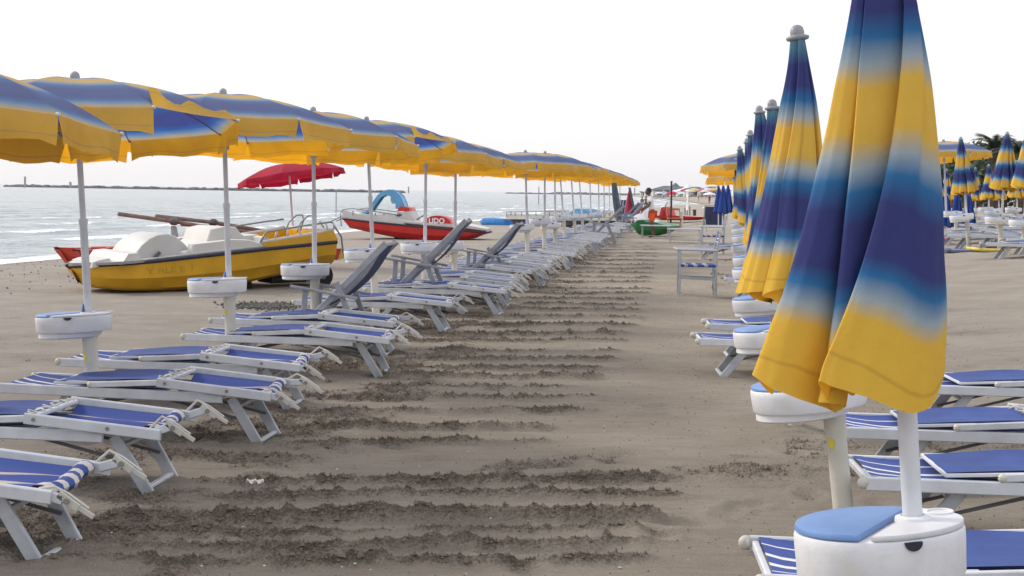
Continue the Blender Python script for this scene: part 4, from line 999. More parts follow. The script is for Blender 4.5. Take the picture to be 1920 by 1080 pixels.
# ------------------------------------------------------------------ boats on the sand
class Side:
    """the upright plane along a boat's near side, from its left end to its right end"""
    def __init__(s, pl, Yl, pr, Yr):
        s.A = at(*pl, Yl); s.B = at(*pr, Yr); s.d = Vector((s.B.x - s.A.x, s.B.y - s.A.y, 0)); s.L = s.d.length; s.d /= s.L
        m = (s.A + s.B) / 2; s.g = gz(m.x, m.y) ; s.o = Vector((s.A.x, s.A.y, s.g)); s.yaw = math.atan2(s.d.y, s.d.x)
        s.n = Vector((-s.d.y, s.d.x, 0))
    def p(s, px, py, off=0):
        r = ray(px, py); o = s.o + s.n * off
        k = (o - CAM).dot(s.n) / r.dot(s.n); q = CAM + r * k
        return ((q - s.o).dot(s.d), q.z - s.g)
    def P(s, pts, off=0): return [s.p(*q, off) for q in pts]
def hull(b, top, bot, width, mat, flare=.10, rub=None, n=26, bowside=0, nz=.28):
    """top/bot: polylines (x,z) of the near side; solid hull between them, bottom narrower"""
    xs = [top[0][0] + (top[-1][0] - top[0][0]) * i / n for i in range(n + 1)]
    tz = np.interp(xs, [p[0] for p in top], [p[1] for p in top]); bz = np.interp(xs, [p[0] for p in bot], [p[1] for p in bot])
    vs = []
    for x, a, c in zip(xs, tz, bz):
        c = min(c, a - .03); u = (x - xs[0]) / (xs[-1] - xs[0]); e = (u if bowside == 0 else 1 - u)
        nar = nz * max(0, 1 - e / .26) ** 1.7
        m = a + (c - a) * .55; o = width * nar
        for y, z in ((o, a), (o + flare * .15, a - (a - c) * .3), (o + flare * .25, m), (o + flare * .42, m - .01), (o + flare, c + .05), (o + flare + .1, c)): vs.append((x, y, z))
        for y, z in ((o + flare + .1, c), (o + flare, c + .05), (o + flare * .42, m - .01), (o + flare * .25, m), (o + flare * .15, a - (a - c) * .3), (o, a)): vs.append((x, width - y, z))
    k = 12; fs = [(i * k + j, (i + 1) * k + j, (i + 1) * k + (j + 1) % k, i * k + (j + 1) % k) for i in range(n) for j in range(k)]
    fs += [tuple(range(k)), tuple(range(n * k, n * k + k))[::-1]]
    b.add(vs, fs, mat)
    if rub:
        for side in (0, 1):
            tp = [width * nz * max(0, 1 - ((i / n) if bowside == 0 else 1 - i / n) / .26) ** 1.7 for i in range(n + 1)]
            pts = [(x, (tp[i] if side == 0 else width - tp[i]), z) for i, (x, z) in enumerate(zip(xs, tz))]
            rub.tube(pts, .026, 'rubber_blue', 8)
def wheel(b, x, y, r, w=.12):
    b.lathe([(r * .5, -w / 2), (r * .93, -w / 2), (r, -w * .3), (r, w * .3), (r * .93, w / 2), (r * .5, w / 2)], 'tyre', 22)
def add_wheel(t, x, z, y, r):
    b = MB(); wheel(b, 0, 0, r); o = put('wheel', b.mesh('tyre', True, 40), t, (x, y, z), (math.pi / 2, 0, 0))
    b = MB(); b.lathe([(r * .18, -.07), (r * .5, -.04), (r * .52, .04), (r * .18, .07)], 'grey_metal', 16); put('rim', b.mesh('rim', True, 40), o)
def extr(t, name, sd, pts, y0, y1, mat, off=None, inset=0):
    b = MB(); b.prism(sd.P(pts, y0 if off is None else off), y0, y1, mat, axis='y', inset=inset); return put(name, b.mesh(name, True, 35), t)
def text(t, name, s, size, mat, loc, rot, ext=.004, bold=0):
    c = bpy.data.curves.new(name, 'FONT'); c.body = s; c.size = size; c.extrude = ext; c.offset = bold; c.align_x = 'CENTER'; c.align_y = 'CENTER'
    o = bpy.data.objects.new('tmp', c); COL.objects.link(o); dg = bpy.context.evaluated_depsgraph_get()
    me = bpy.data.meshes.new_from_object(o.evaluated_get(dg)); bpy.data.objects.remove(o); me.materials.clear(); me.materials.append(MT[mat])
    return put(name, me, t, loc, rot)

# yellow pedal boat
sd = Side((168, 505), 14.4, (632, 455), 15.9); Wd = 1.75
t = thing('pedal_boat', 'yellow and white pedal boat lying on the sand at the water side', 'boat', sd.o, sd.yaw)
top = sd.P([(168, 505), (200, 501), (290, 490), (400, 478), (500, 467), (580, 459), (632, 454)])
bot = sd.P([(168, 512), (178, 529), (192, 540), (200, 545), (250, 548), (330, 546), (400, 541), (460, 534), (520, 521), (560, 512), (612, 497)])
b = MB(); rb = MB(); hull(b, top, bot, Wd, 'boat_yellow', rub=rb, nz=.44); put('hull', b.mesh('hull', True, 40), t); put('rubber_strip', rb.mesh('rubber_strip', True), t)
x0 = top[0][0]
b = MB(); hull(b, sd.P([(170, 499), (500, 461)]), sd.P([(170, 505), (500, 468)]), Wd - .06, 'boat_white', .0, nz=.44); b.v = [(x, y + .03, z) for x, y, z in b.v]; put('deck', b.mesh('deck'), t)
extr(t, 'bow_box', sd, [(172, 503), (174, 492), (185, 488), (206, 484), (214, 497), (190, 500)], .42, Wd - .42, 'boat_white', inset=.04)
extr(t, 'hatch', sd, [(226, 497), (240, 476), (260, 474), (270, 490)], .14, Wd - .14, 'boat_white', inset=.05)
# the paddle wheel cover: two fans joined by a rim
fan = [(246, 493), (252, 478), (264, 461), (280, 447), (296, 440), (314, 438), (330, 443), (348, 458), (358, 471), (355, 482), (340, 486), (290, 491)]
extr(t, 'wheel_cover', sd, fan, .30, Wd - .45, 'boat_white', inset=.05)
b = MB(); b.bar((sd.p(302, 486)[0], .27, sd.p(302, 486)[1]), (sd.p(312, 474)[0], .24, sd.p(312, 474)[1]), .05, .05, 'dark_metal'); put('pedal', b.mesh('pedal'), t)
extr(t, 'seat_side', sd, [(346, 488), (344, 474), (352, 470), (356, 482), (362, 458), (440, 449), (470, 450), (500, 459), (500, 468), (440, 476)], .06, .26, 'boat_white', inset=.04)
extr(t, 'seat_side', sd, [(346, 488), (344, 474), (352, 470), (356, 482), (362, 458), (440, 449), (470, 450), (500, 459), (500, 468), (440, 476)], Wd - .3, Wd - .08, 'boat_white', 0, inset=.04)
extr(t, 'seat', sd, [(360, 470), (388, 452), (396, 430), (418, 425), (443, 426), (452, 438), (458, 442), (485, 440), (492, 452), (500, 462)], .45, Wd - .35, 'boat_white', inset=.04)
extr(t, 'seat', sd, [(488, 464), (491, 446), (497, 443), (504, 446), (512, 456), (512, 462)], .12, Wd - .2, 'boat_white', inset=.04)
co = [(495, 466), (495, 456), (540, 448), (590, 440), (626, 433), (634, 450), (630, 455)]
extr(t, 'stern_coaming', sd, co, .03, .13, 'boat_yellow'); extr(t, 'stern_coaming', sd, co, Wd - .13, Wd - .03, 'boat_yellow', 0)
b = MB(); pz = [sd.p(495, 455), sd.p(540, 447), sd.p(590, 439), sd.p(627, 432)]
for y in (.08, Wd - .08): b.tube([(x, y, z) for x, z in pz], .028, 'boat_white', 8)
b.tube([(pz[-1][0], .08, pz[-1][1]), (pz[-1][0], Wd - .08, pz[-1][1])], .028, 'boat_white', 8); put('coaming_lip', b.mesh('coaming_lip', True), t)
b = MB(); q = sd.p(627, 434); q2 = sd.p(632, 455); b.bar((q[0], .1, (q[1] + q2[1]) / 2), (q[0], Wd - .1, (q[1] + q2[1]) / 2), .05, q[1] - q2[1], 'boat_yellow'); put('transom', b.mesh('transom'), t)
def rail(pts, off, r=.014, mat='grey_metal'):
    b = MB(); b.tube([(x, off, z) for x, z in sd.P(pts, off)], r, mat, 7); return b
for off in (.08, Wd - .1):
    b = rail([(488, 455), (494, 443), (500, 435), (540, 428), (585, 421), (622, 416)], off) if off < 1 else MB().tube([(x, off, z) for x, z in [(a, c) for a, c in sd.P([(488, 455), (494, 443), (500, 435), (540, 428), (585, 421), (622, 416)], 0)]], .014, 'grey_metal', 7)
    if off < 1:
        for a, c in (((519, 434), (515, 448)), ((538, 428), (540, 446)), ((560, 425), (564, 442)), ((611, 418), (615, 435)), ((625, 417), (626, 430))):
            A, C = sd.p(*a, off), sd.p(*c, off); b.tube([(A[0], off, A[1]), (C[0], off, C[1])], .014, 'cap_plastic', 6)
    put('railing', b.mesh('railing', True), t)
b = MB()
for off in (.55, .95):
    P_ = sd.P([(560, 436), (566, 418), (580, 405), (592, 404), (594, 414), (588, 434)], .5); b.tube([(x, off, z) for x, z in P_], .013, 'grey_metal', 7)
put('swim_ladder', b.mesh('swim_ladder', True), t)
b = MB(); P_ = sd.P([(622, 416), (640, 444), (643, 470), (646, 484), (655, 486)], .1); b.tube([(x, .1, z) for x, z in P_], .014, 'grey_metal', 7); b.tube([(x, .5, z) for x, z in P_], .014, 'grey_metal', 7); put('stern_rail', b.mesh('stern_rail', True), t)
extr(t, 'rudder', sd, [(618, 458), (632, 455), (630, 475), (622, 488)], .5, .9, 'boat_yellow'); extr(t, 'fin', sd, [(632, 488), (640, 466), (648, 470), (648, 484)], .5, .62, 'plastic_yellow'); extr(t, 'fin', sd, [(628, 484), (632, 466), (640, 466), (634, 486)], .45, .5, 'plastic_red')
zz = sd.p(640, 490); add_wheel(t, zz[0] - .05, .16, .55, .18); add_wheel(t, zz[0] - .05, .16, Wd - .4, .18)
b = MB(); b.bar((zz[0] - .9, .75, .12), (zz[0] + .0, .75, .14), .5, .12, 'tyre'); put('trolley', b.mesh('trolley'), t)
b = MB(); b.bar((sd.p(470, 520)[0], .5, .02), (sd.p(470, 520)[0] + .18, .5, .04), .3, .22, 'tyre'); put('support_block', b.mesh('support_block'), t)
q = sd.p(322, 504); text(t, 'lettering', 'V ALE E T', .17, 'letter_faint', (q[0], .012, q[1]), (math.pi / 2, -R(5), 0), .001)

# red rescue rowing boat behind it, with oars laid on posts
sr = Side((130, 470), 17.2, (600, 440), 20.0)
t = thing('rowing_boat', 'faded red rowing boat behind the yellow pedal boat with wooden beams on posts', 'boat', sr.o, sr.yaw)
b = MB(); hull(b, sr.P([(160, 469), (200, 470), (300, 466), (420, 458), (600, 447)]), sr.P([(160, 473), (168, 494), (184, 502), (400, 490), (600, 470)]), .55, 'row_red'); put('hull', b.mesh('hull', True, 40), t)
b = MB(); hull(b, [(x + .2, z) for x, z in sr.P([(160, 469), (200, 470), (300, 466), (420, 458), (600, 447)])], [(x + .2, z) for x, z in sr.P([(160, 473), (168, 494), (184, 502), (400, 490), (600, 470)])], .5, 'row_red'); put('hull', b.mesh('hull', True, 40), t, (0, .95, 0))
b = MB()
P_ = sr.P([(170, 466), (196, 466), (214, 470), (240, 472)], .5); b.tube([(x, .5, z) for x, z in P_], .03, 'row_red', 8); P_ = sr.P([(192, 466), (205, 467), (215, 469)], .45); b.tube([(x, .3, z) for x, z in P_], .02, 'dark_metal', 8); put('crossbeam', b.mesh('crossbeam', True), t)
for pts, off, m in (([(222, 401), (330, 416), (400, 428), (520, 441)], .5, 'faded_wood'), ([(292, 405), (400, 417), (500, 434), (600, 446)], .9, 'faded_wood'), ([(340, 420), (480, 434), (560, 440)], 1.1, 'faded_wood')):
    b = MB(); b.tube([(x, off, z) for x, z in sr.P(pts, off)], .036, m, 10)
    for u in (.35, .7):
        A = sr.P([(pts[0][0] + (pts[-1][0] - pts[0][0]) * u, float(np.interp(pts[0][0] + (pts[-1][0] - pts[0][0]) * u, [p[0] for p in pts], [p[1] for p in pts])))], off)[0]; b.ball((A[0], off, A[1]), .07, 'dark_metal', 8, (1.6, 1, 1))
    put('beam', b.mesh('beam', True), t)
for px, y0, y1, w in ((372, 422, 462, .12), (325, 424, 450, .07)):
    A, C = sr.p(px, y0, .6), sr.p(px, y1 + 20, .6); b = MB(); b.bar((A[0], .6, A[1]), (C[0], .6, C[1]), w, w, 'faded_wood', up=(1, 0, 0)); put('post', b.mesh('post'), t)
b = MB(); A = sr.p(324, 436, .6); b.tube([(A[0], .55, A[1] + .1), (A[0], .55, A[1] - .16)], [.04, .085], 'mark_grey', 10); put('float', b.mesh('float', True, 40), t)
b = MB()
for l in ([(352, 436), (372, 452)], [(345, 449), (392, 446)], [(358, 456), (392, 451)]):
    P_ = sr.P(l, .7); b.tube([(x, .7, z) for x, z in P_], .012, 'dark_metal', 6)
put('oarlock', b.mesh('oarlock'), t)

# red pedal boat with slide
sd = Side((641, 411), 31.8, (905, 437), 31.3); Wd = 1.9
t = thing('pedal_boat', 'red and white pedal boat with a blue slide and red wheel cover', 'boat', sd.o, sd.yaw)
top = sd.P([(642, 410), (700, 417), (760, 423), (820, 428), (870, 433), (906, 437)]); bot = sd.P([(643, 412), (650, 427), (690, 436), (740, 446), (800, 453), (850, 452), (875, 449), (890, 443), (905, 438)])
b = MB(); rb = MB(); hull(b, top, bot, Wd, 'boat_red', rub=rb, bowside=1); put('hull', b.mesh('hull', True, 40), t); put('rubber_strip', rb.mesh('rubber_strip', True), t)
b = MB(); hull(b, sd.P([(641, 398), (700, 404), (760, 414), (790, 418), (850, 420), (880, 424), (905, 430)]), sd.P([(641, 409), (700, 415), (760, 421), (820, 427), (870, 431), (905, 436)]), Wd - .1, 'boat_white', 0, bowside=1); b.v = [(x, y + .05, z) for x, y, z in b.v]; put('deck', b.mesh('deck', True, 35), t)
extr(t, 'side_board', sd, [(640, 409), (642, 393), (670, 401), (700, 402), (742, 402), (747, 412), (760, 421)], .04, .16, 'boat_white', inset=.02)
extr(t, 'side_board', sd, [(640, 409), (642, 393), (670, 401), (700, 402), (742, 402), (747, 412), (760, 421)], Wd - .2, Wd - .05, 'boat_white', 0, inset=.02)
extr(t, 'slide_tower', sd, [(738, 415), (745, 398), (768, 396), (777, 415)], .5, 1.4, 'boat_white', inset=.04)
extr(t, 'locker', sd, [(744, 396), (748, 388), (752, 387), (767, 389), (769, 396)], .55, 1.35, 'boat_red', inset=.05)
ou = [(664, 402), (684, 397), (694, 389), (700, 378), (708, 366), (718, 358), (730, 355), (742, 358), (752, 368), (758, 382), (765, 408)]
inn = [(762, 404), (756, 390), (750, 388), (742, 389), (742, 379), (733, 378), (733, 368), (722, 366), (714, 370), (704, 384), (696, 396), (684, 401)]
b = MB(); OFF = .7
A = sd.P(ou, OFF); C = sd.P(inn, OFF)
b.prism(A + C, .66, .72, 'slide_blue', axis='y'); b.prism(A + C, 1.10, 1.16, 'slide_blue', axis='y'); put('slide_side', b.mesh('slide_side', True, 30), t)
b = MB(); vs = []
for x, z in A: vs += [(x, .70, z - .03), (x, 1.12, z - .03), (x, 1.12, z - .08), (x, .70, z - .08)]
fs = [(i * 4 + j, i * 4 + (j + 1) % 4, i * 4 + 4 + (j + 1) % 4, i * 4 + 4 + j) for i in range(len(A) - 1) for j in range(4)] + [(0, 1, 2, 3), tuple(range(len(vs) - 4, len(vs)))]
b.add(vs, fs, 'slide_blue'); put('slide_chute', b.mesh('slide_chute', True, 40), t)
b = MB()
for x, z in sd.P([(738, 379), (746, 389), (753, 392)], OFF): b.bar((x, .71, z - .02), (x, 1.11, z - .02), .14, .04, 'slide_blue')
put('step', b.mesh('step'), t)
q0 = sd.p(788, 424); q1 = sd.p(847, 424); q2 = sd.p(818, 404); b = MB(); cx = (q0[0] + q1[0]) / 2; rx = (q1[0] - q0[0]) / 2; hz = q2[1] - q0[1]
b.prism([(cx + rx * math.cos(math.pi * i / 20), q0[1] - .08 + (hz + .08) * math.sin(math.pi * i / 20) ** .8) for i in range(21)], .12, .9, 'boat_red', axis='y', inset=.05); wc = put('wheel_cover', b.mesh('wheel_cover', True, 35), t)
q = sd.p(817, 414.5); text(wc, 'lettering', 'LIDO', .21, 'letter_white', (q[0], .112, q[1]), (math.pi / 2, 0, 0), .006, .006)
b = MB(); A = sd.P([(640, 424), (638, 402), (642, 393), (660, 391), (700, 396), (745, 403)], .05)
b2_ = MB(); b2_.tube([(x, Wd - .1, z) for x, z in A], .016, 'grey_metal', 6); put('railing', b2_.mesh('railing', True), t)
for y in (.05,): b.tube([(x, y, z) for x, z in A], .016, 'grey_metal', 6)
for px in (662, 704, 720):
    a_, c_ = sd.p(px, 393 + (px - 640) * .09, .05), sd.p(px, 404, .05); b.tube([(a_[0], .05, a_[1]), (c_[0], .05, c_[1])], .016, 'dark_metal', 6)
put('railing', b.mesh('railing', True), t)
b = MB(); A = sd.P([(620, 415), (642, 405)], .3)
b.tube([(x, .3, z) for x, z in A], .02, 'grey_metal', 6); b.tube([(x, .9, z) for x, z in A], .02, 'grey_metal', 6); put('boarding_ladder', b.mesh('boarding_ladder'), t)
q = sd.p(747, 403); b = MB(); b.ball((q[0], .1, q[1]), .055, 'dark_metal', 8, (1.6, 1, 1)); a_, c_ = sd.p(780, 412, .3), sd.p(793, 404, .3); b.tube([(a_[0], .4, a_[1]), (c_[0], .4, c_[1])], .02, 'dark_metal', 6); put('lever', b.mesh('lever', True), t)
q = sd.p(747, 441); add_wheel(t, q[0], q[1] + .02, .3, .22); add_wheel(t, q[0], q[1] + .02, Wd - .4, .22)
b = MB(); b.bar((q[0] - .1, .6, q[1] + .06), (q[0] + .8, .6, q[1] + .02), .6, .1, 'tyre'); put('trolley', b.mesh('trolley'), t)

# black hulled boat, blue canoe, blue wheel cover boat
sd = Side((946, 412), 45, (1112, 412), 43.5); Wd = 1.9
t = thing('pedal_boat', 'black hulled boat with a white deck and low rail behind the parasol poles', 'boat', sd.o, sd.yaw)
b = MB(); rb = MB(); hull(b, sd.P([(946, 412), (1115, 413)]), sd.P([(946, 415), (956, 430), (990, 435), (1090, 435), (1115, 425)]), Wd, 'hull_black', rub=rb); put('hull', b.mesh('hull', True, 40), t); put('rubber_strip', rb.mesh('rubber_strip', True), t)
extr(t, 'deck', sd, [(946, 411), (949, 401), (1000, 402), (1060, 402), (1112, 406), (1114, 412)], .05, Wd - .05, 'boat_white', inset=.02)
b = MB(); A = sd.P([(950, 406), (950, 397), (990, 396), (1060, 397)], .05); b.tube([(x, .05, z) for x, z in A], .016, 'grey_metal', 6)
for px in (958, 966, 978, 990, 1005, 1030):
    a_, c_ = sd.p(px, 397, .05), sd.p(px, 404, .05); b.tube([(a_[0], .05, a_[1]), (c_[0], .05, c_[1])], .016, 'dark_metal', 6)
put('railing', b.mesh('railing', True), t)
extr(t, 'seat', sd, [(1020, 403), (1024, 394), (1042, 393), (1046, 403)], .3, 1.5, 'wall_pale', inset=.04)
sb = Side((1062, 410), 42, (1106, 410), 41.5); b = MB(); q0 = sb.p(1062, 413); q1 = sb.p(1106, 413); q2 = sb.p(1084, 391); cx = (q0[0] + q1[0]) / 2; rx = (q1[0] - q0[0]) / 2
b.prism([(cx + rx * math.cos(math.pi * i / 22), q0[1] + (q2[1] - q0[1]) * math.sin(math.pi * i / 22)) for i in range(23)], 0, .9, 'slide_blue', axis='y', inset=.06)
t = thing('pedal_boat', 'white pedal boat with a big round blue wheel cover behind the far tables', 'boat', sb.o, sb.yaw)
put('wheel_cover', b.mesh('wheel_cover', True, 35), t); extr(t, 'deck', sb, [(1046, 413), (1048, 408), (1140, 409), (1150, 414)], 0, 1.4, 'boat_white', inset=.03)
b = MB(); hull(b, sb.P([(1044, 413), (1150, 414)]), sb.P([(1044, 416), (1060, 428), (1120, 430), (1150, 424)]), 1.5, 'hull_black'); put('hull', b.mesh('hull', True, 40), t)
sc_ = Side((893, 413), 47, (945, 412), 46)
t = thing('kayak', 'bright blue kayak lying left of the black hulled boat', 'kayak', sc_.o, sc_.yaw)
b = MB(); hull(b, sc_.P([(893, 414), (905, 412), (945, 411)]), sc_.P([(893, 416), (898, 423), (945, 426)]), .7, 'kayak_blue', .05); put('hull', b.mesh('hull', True, 40), t)
extr(t, 'seat_well', sc_, [(902, 412), (906, 409), (925, 408), (940, 410), (940, 412)], .15, .5, 'slide_blue')

# green upturned boat, red pedal boat by the man
sg = Side((1176, 425), 36, (1254, 422), 35.5)
t = thing('rowing_boat', 'green boat hull lying in front of the white bags', 'boat', sg.o, sg.yaw)
b = MB(); hull(b, sg.P([(1176, 420), (1200, 417), (1225, 416), (1240, 420), (1256, 424)]), sg.P([(1176, 425), (1192, 440), (1215, 443), (1240, 438), (1256, 428)]), 1.0, 'hull_green', .12); put('hull', b.mesh('hull', True, 40), t)
extr(t, 'seat', sg, [(1190, 418), (1194, 413), (1206, 412), (1212, 417)], .2, .8, 'hull_green', inset=.05)
sp = Side((1232, 412), 52, (1316, 411), 51)
t = thing('pedal_boat', 'low red pedal boat with two red seats behind the brown post', 'boat', sp.o, sp.yaw)
b = MB(); hull(b, sp.P([(1226, 404), (1260, 404), (1316, 407)]), sp.P([(1226, 408), (1236, 413), (1290, 413), (1316, 408)]), 1.4, 'boat_red', .1, bowside=1); put('hull', b.mesh('hull', True, 40), t)
for px in (1241, 1247): extr(t, 'seat', sp, [(px - 5, 404), (px - 2, 391), (px + 1, 388), (px + 4, 392), (px + 8, 404)], .2, .9, 'plastic_red', inset=.05)
b = MB(); a_, c_ = sp.p(1238, 392), sp.p(1246, 380); b.tube([(a_[0], .3, a_[1]), (c_[0], .3, c_[1])], .03, 'mark_grey', 6); put('lever', b.mesh('lever'), t)
sw = Side((1318, 394), 66, (1345, 393), 66)
t = thing('pedal_boat', 'small white and red boat at the water edge below the blue closed parasols', 'boat', sw.o, sw.yaw)
b = MB(); hull(b, sw.P([(1321, 391), (1342, 392)]), sw.P([(1321, 392), (1328, 395), (1342, 394)]), 1.4, 'boat_red', .1); put('hull', b.mesh('hull', True, 40), t); extr(t, 'deck', sw, [(1320, 391), (1324, 388), (1340, 389), (1344, 391)], .05, 1.3, 'boat_white')
# ------------------------------------------------------------------ people
def skinned(name, verts, edges, radii, mat, parent, lvl=2, root=0):
    me = bpy.data.meshes.new(name); me.from_pydata([tuple(v) for v in verts], edges, []); o = put(name, me, parent)
    md = o.modifiers.new('skin', 'SKIN'); md.use_smooth_shade = True; md.branch_smoothing = .6
    for i, r in enumerate(radii):
        s = me.skin_vertices[0].data[i]; s.radius = (r, r) if not isinstance(r, tuple) else r; s.use_root = (i == root)
    sb_ = o.modifiers.new('sub', 'SUBSURF'); sb_.levels = lvl; sb_.render_levels = lvl
    me.materials.append(MT[mat])
    dg = bpy.context.evaluated_depsgraph_get(); e = bpy.data.meshes.new_from_object(o.evaluated_get(dg), depsgraph=dg)
    o.modifiers.clear(); o.data = e; e.name = name
    e.materials.clear(); e.materials.append(MT[mat]); e.polygons.foreach_set('use_smooth', [True] * len(e.polygons))
    return o
g = gnd(1222, 446)
man = thing('person', 'man in a white t-shirt and orange shorts bending over white bags', 'person', g, R(0)); man.scale = (.95,) * 3
# he faces left and leans forward a little, hands down over the bags
J = dict(pel=(0, 0, .88), wai=(-.02, 0, 1.02), che=(-.07, 0, 1.24), nec=(-.12, 0, 1.41), hdb=(-.135, 0, 1.49),
         shl=(-.09, -.17, 1.36), ell=(-.13, -.24, 1.10), wrl=(-.32, -.20, .95), shr=(-.09, .17, 1.36), elr=(-.14, .23, 1.10), wrr=(-.34, .14, .98),
         hil=(0, -.09, .85), knl=(-.05, -.12, .47), anl=(.03, -.12, .08), tol=(-.12, -.13, .03), hir=(.02, .09, .85), knr=(.0, .12, .47), anr=(.10, .12, .08), tor=(-.06, .13, .03))
K_ = list(J); ix = {k: i for i, k in enumerate(K_)}
ed = [('pel', 'wai'), ('wai', 'che'), ('che', 'nec'), ('nec', 'hdb'), ('che', 'shl'), ('shl', 'ell'), ('ell', 'wrl'), ('che', 'shr'), ('shr', 'elr'), ('elr', 'wrr'), ('pel', 'hil'), ('hil', 'knl'), ('knl', 'anl'), ('anl', 'tol'), ('pel', 'hir'), ('hir', 'knr'), ('knr', 'anr'), ('anr', 'tor')]
rad = dict(pel=.125, wai=.115, che=.135, nec=.055, hdb=.055, shl=.058, ell=.042, wrl=.028, shr=.058, elr=.042, wrr=.028, hil=.085, knl=.058, anl=.038, tol=.03, hir=.085, knr=.058, anr=.038, tor=.03)
vs = [J[k] for k in K_]; rs = [rad[k] for k in K_]; es = [(ix[a], ix[b_]) for a, b_ in ed]
for w in ('wrl', 'wrr'):                                   # palms and fingers
    p = Vector(J[w]); d = Vector((-.75, .0, -.66)); i0 = ix[w]; vs.append(p + d * .07); rs.append(.032); pi = len(vs) - 1; es.append((i0, pi))
    for k in range(4):
        y = (k - 1.5) * .02; L = (.055, .068, .062, .045)[k]; a = p + d * .10 + Vector((0, y, 0)); vs += [a, a + d * L + Vector((.02, 0, -.01))]; rs += [.010, .008]; es += [(pi, len(vs) - 2), (len(vs) - 2, len(vs) - 1)]
    s_ = 1 if w == 'wrl' else -1
    a = p + d * .05 + Vector((0, s_ * .035, .01)); vs += [a, a + d * .05 + Vector((0, s_ * .012, 0))]; rs += [.011, .009]; es += [(pi, len(vs) - 2), (len(vs) - 2, len(vs) - 1)]
body = skinned('body', vs, es, rs, 'skin_dark', man)
b = MB()
hc = Vector((-.155, 0, 1.575)); b.ball(hc, .098, 'skin_dark', 18, (1.02, .82, 1.18)); b.ball(hc + Vector((-.095, 0, -.02)), .02, 'skin_dark', 8, (1.1, .7, 1.2)); b.ball(hc + Vector((-.045, 0, -.075)), .05, 'skin_dark', 10, (1, .8, .8))
for s_ in (-1, 1): b.ball(hc + Vector((.0, s_ * .083, -.01)), .022, 'skin_dark', 8, (1, .45, 1.3))
put('head', b.mesh('head', True), man)
b = MB()
for s_ in (-1, 1): b.ball(hc + Vector((-.088, s_ * .032, .018)), .010, 'letter_white', 6); b.ball(hc + Vector((-.095, s_ * .032, .018)), .006, 'hair_black', 6)
b.bar(hc + Vector((-.094, -.022, -.058)), hc + Vector((-.094, .022, -.058)), .008, .008, 'maroon_cloth'); put('face', b.mesh('face', True), man)
b = MB(); b.ball(hc + Vector((.018, 0, .028)), .102, 'hair_black', 16, (1.0, .86, 1.08)); put('hair', b.mesh('hair', True), man)
shv = [(.0, 0, .90), (-.02, 0, 1.03), (-.07, 0, 1.24), (-.11, 0, 1.38), (-.09, -.165, 1.36), (-.115, -.225, 1.20), (-.09, .165, 1.36), (-.12, .215, 1.20)]
skinned('t_shirt', shv, [(0, 1), (1, 2), (2, 3), (2, 4), (4, 5), (2, 6), (6, 7)], [.155, .145, .162, .085, .085, .078, .085, .078], 'shirt_white', man)
skinned('shorts', [(0, 0, .88), (0, -.095, .82), (-.045, -.12, .52), (.02, .095, .82), (.0, .12, .52)], [(0, 1), (1, 2), (0, 3), (3, 4)], [.15, .115, .10, .115, .10], 'shorts_orange', man)

def small_person(px, py, label, skin, swim, yaw=0, stride=.12, hgt=1.7, Y=None, top=None, group='people walking on the far shore'):
    if Y is None: g = gnd(px, py)
    else: q = at(px, py, Y); g = Vector((q.x, q.y, max(gz(q.x, q.y), SEA - .35)))
    t = thing('person', label, 'person', g, yaw, group); t.scale = (hgt / 1.72,) * 3
    v = [(0, 0, .9), (0, 0, 1.1), (0, 0, 1.35), (0, 0, 1.48), (0, 0, 1.60), (-.19, 0, 1.38), (-.24, -.03, 1.1), (-.22, -.1, .88), (.19, 0, 1.38), (.24, .03, 1.1), (.22, .08, .88), (-.09, 0, .85), (-.10, -stride, .46), (-.10, -stride * .4, .06), (.09, 0, .85), (.10, stride, .46), (.10, stride * 1.3, .06), (-.10, -stride * .4 - .12, .03), (.10, stride * 1.3 - .12, .03)]
    e = [(0, 1), (1, 2), (2, 3), (3, 4), (2, 5), (5, 6), (6, 7), (2, 8), (8, 9), (9, 10), (0, 11), (11, 12), (12, 13), (0, 14), (14, 15), (15, 16), (13, 17), (16, 18)]
    r = [.13, .115, .14, .055, .10, .055, .04, .03, .055, .04, .03, .08, .055, .035, .08, .055, .035, .03, .03]
    skinned('body', v, e, r, skin, t, 1); b = MB(); b.ball((0, .02, 1.645), .105, 'hair_black', 8); put('hair', b.mesh('hair', True), t)
    skinned('shorts', [(0, 0, .92), (-.09, 0, .80), (-.10, -stride * .8, .62), (.09, 0, .80), (.10, stride * .8, .62)], [(0, 1), (1, 2), (0, 3), (3, 4)], [.145, .11, .09, .11, .09], swim, t, 1)
    if top: skinned('shirt', [(0, 0, .95), (0, 0, 1.15), (0, 0, 1.38)], [(0, 1), (1, 2)], [.15, .14, .16], top, t, 1)
small_person(1204, 378, 'dark bather wading in the sea left of the man, left one of two', 'skin_dark', 'swim_dark', .3, .1, 1.7, 135)
small_person(1211, 379, 'dark bather wading in the sea left of the man, right one of two', 'skin_dark', 'swim_dark', -.4, .16, 1.75, 138)
small_person(1310, 378, 'tanned walker on the far sand left of the white sunshade, leftmost one', 'skin_tan', 'swim_red', .8, .2, 1.75)
small_person(1316, 373, 'tanned walker behind the leftmost one on the far sand', 'skin_tan', 'swim_dark', .2, .1)
small_person(1323, 373, 'walker in a red shirt on the far sand', 'skin_tan', 'swim_red', -.3, .1, 1.7, None, 'swim_red')
small_person(1330, 384, 'person in red under the small white sunshade', 'skin_dark', 'swim_red', 0, .06, 1.7, None, 'swim_red')
small_person(1244, 371, 'far standing person in dark clothes on the strip of sand left of the brown post', 'skin_tan', 'swim_dark', 0, .08, 1.7, None, 'swim_dark')
small_person(1296, 371, 'far person in white shirt near the huts', 'skin_tan', 'swim_dark', 0, .08, 1.7, None, 'shirt_white')
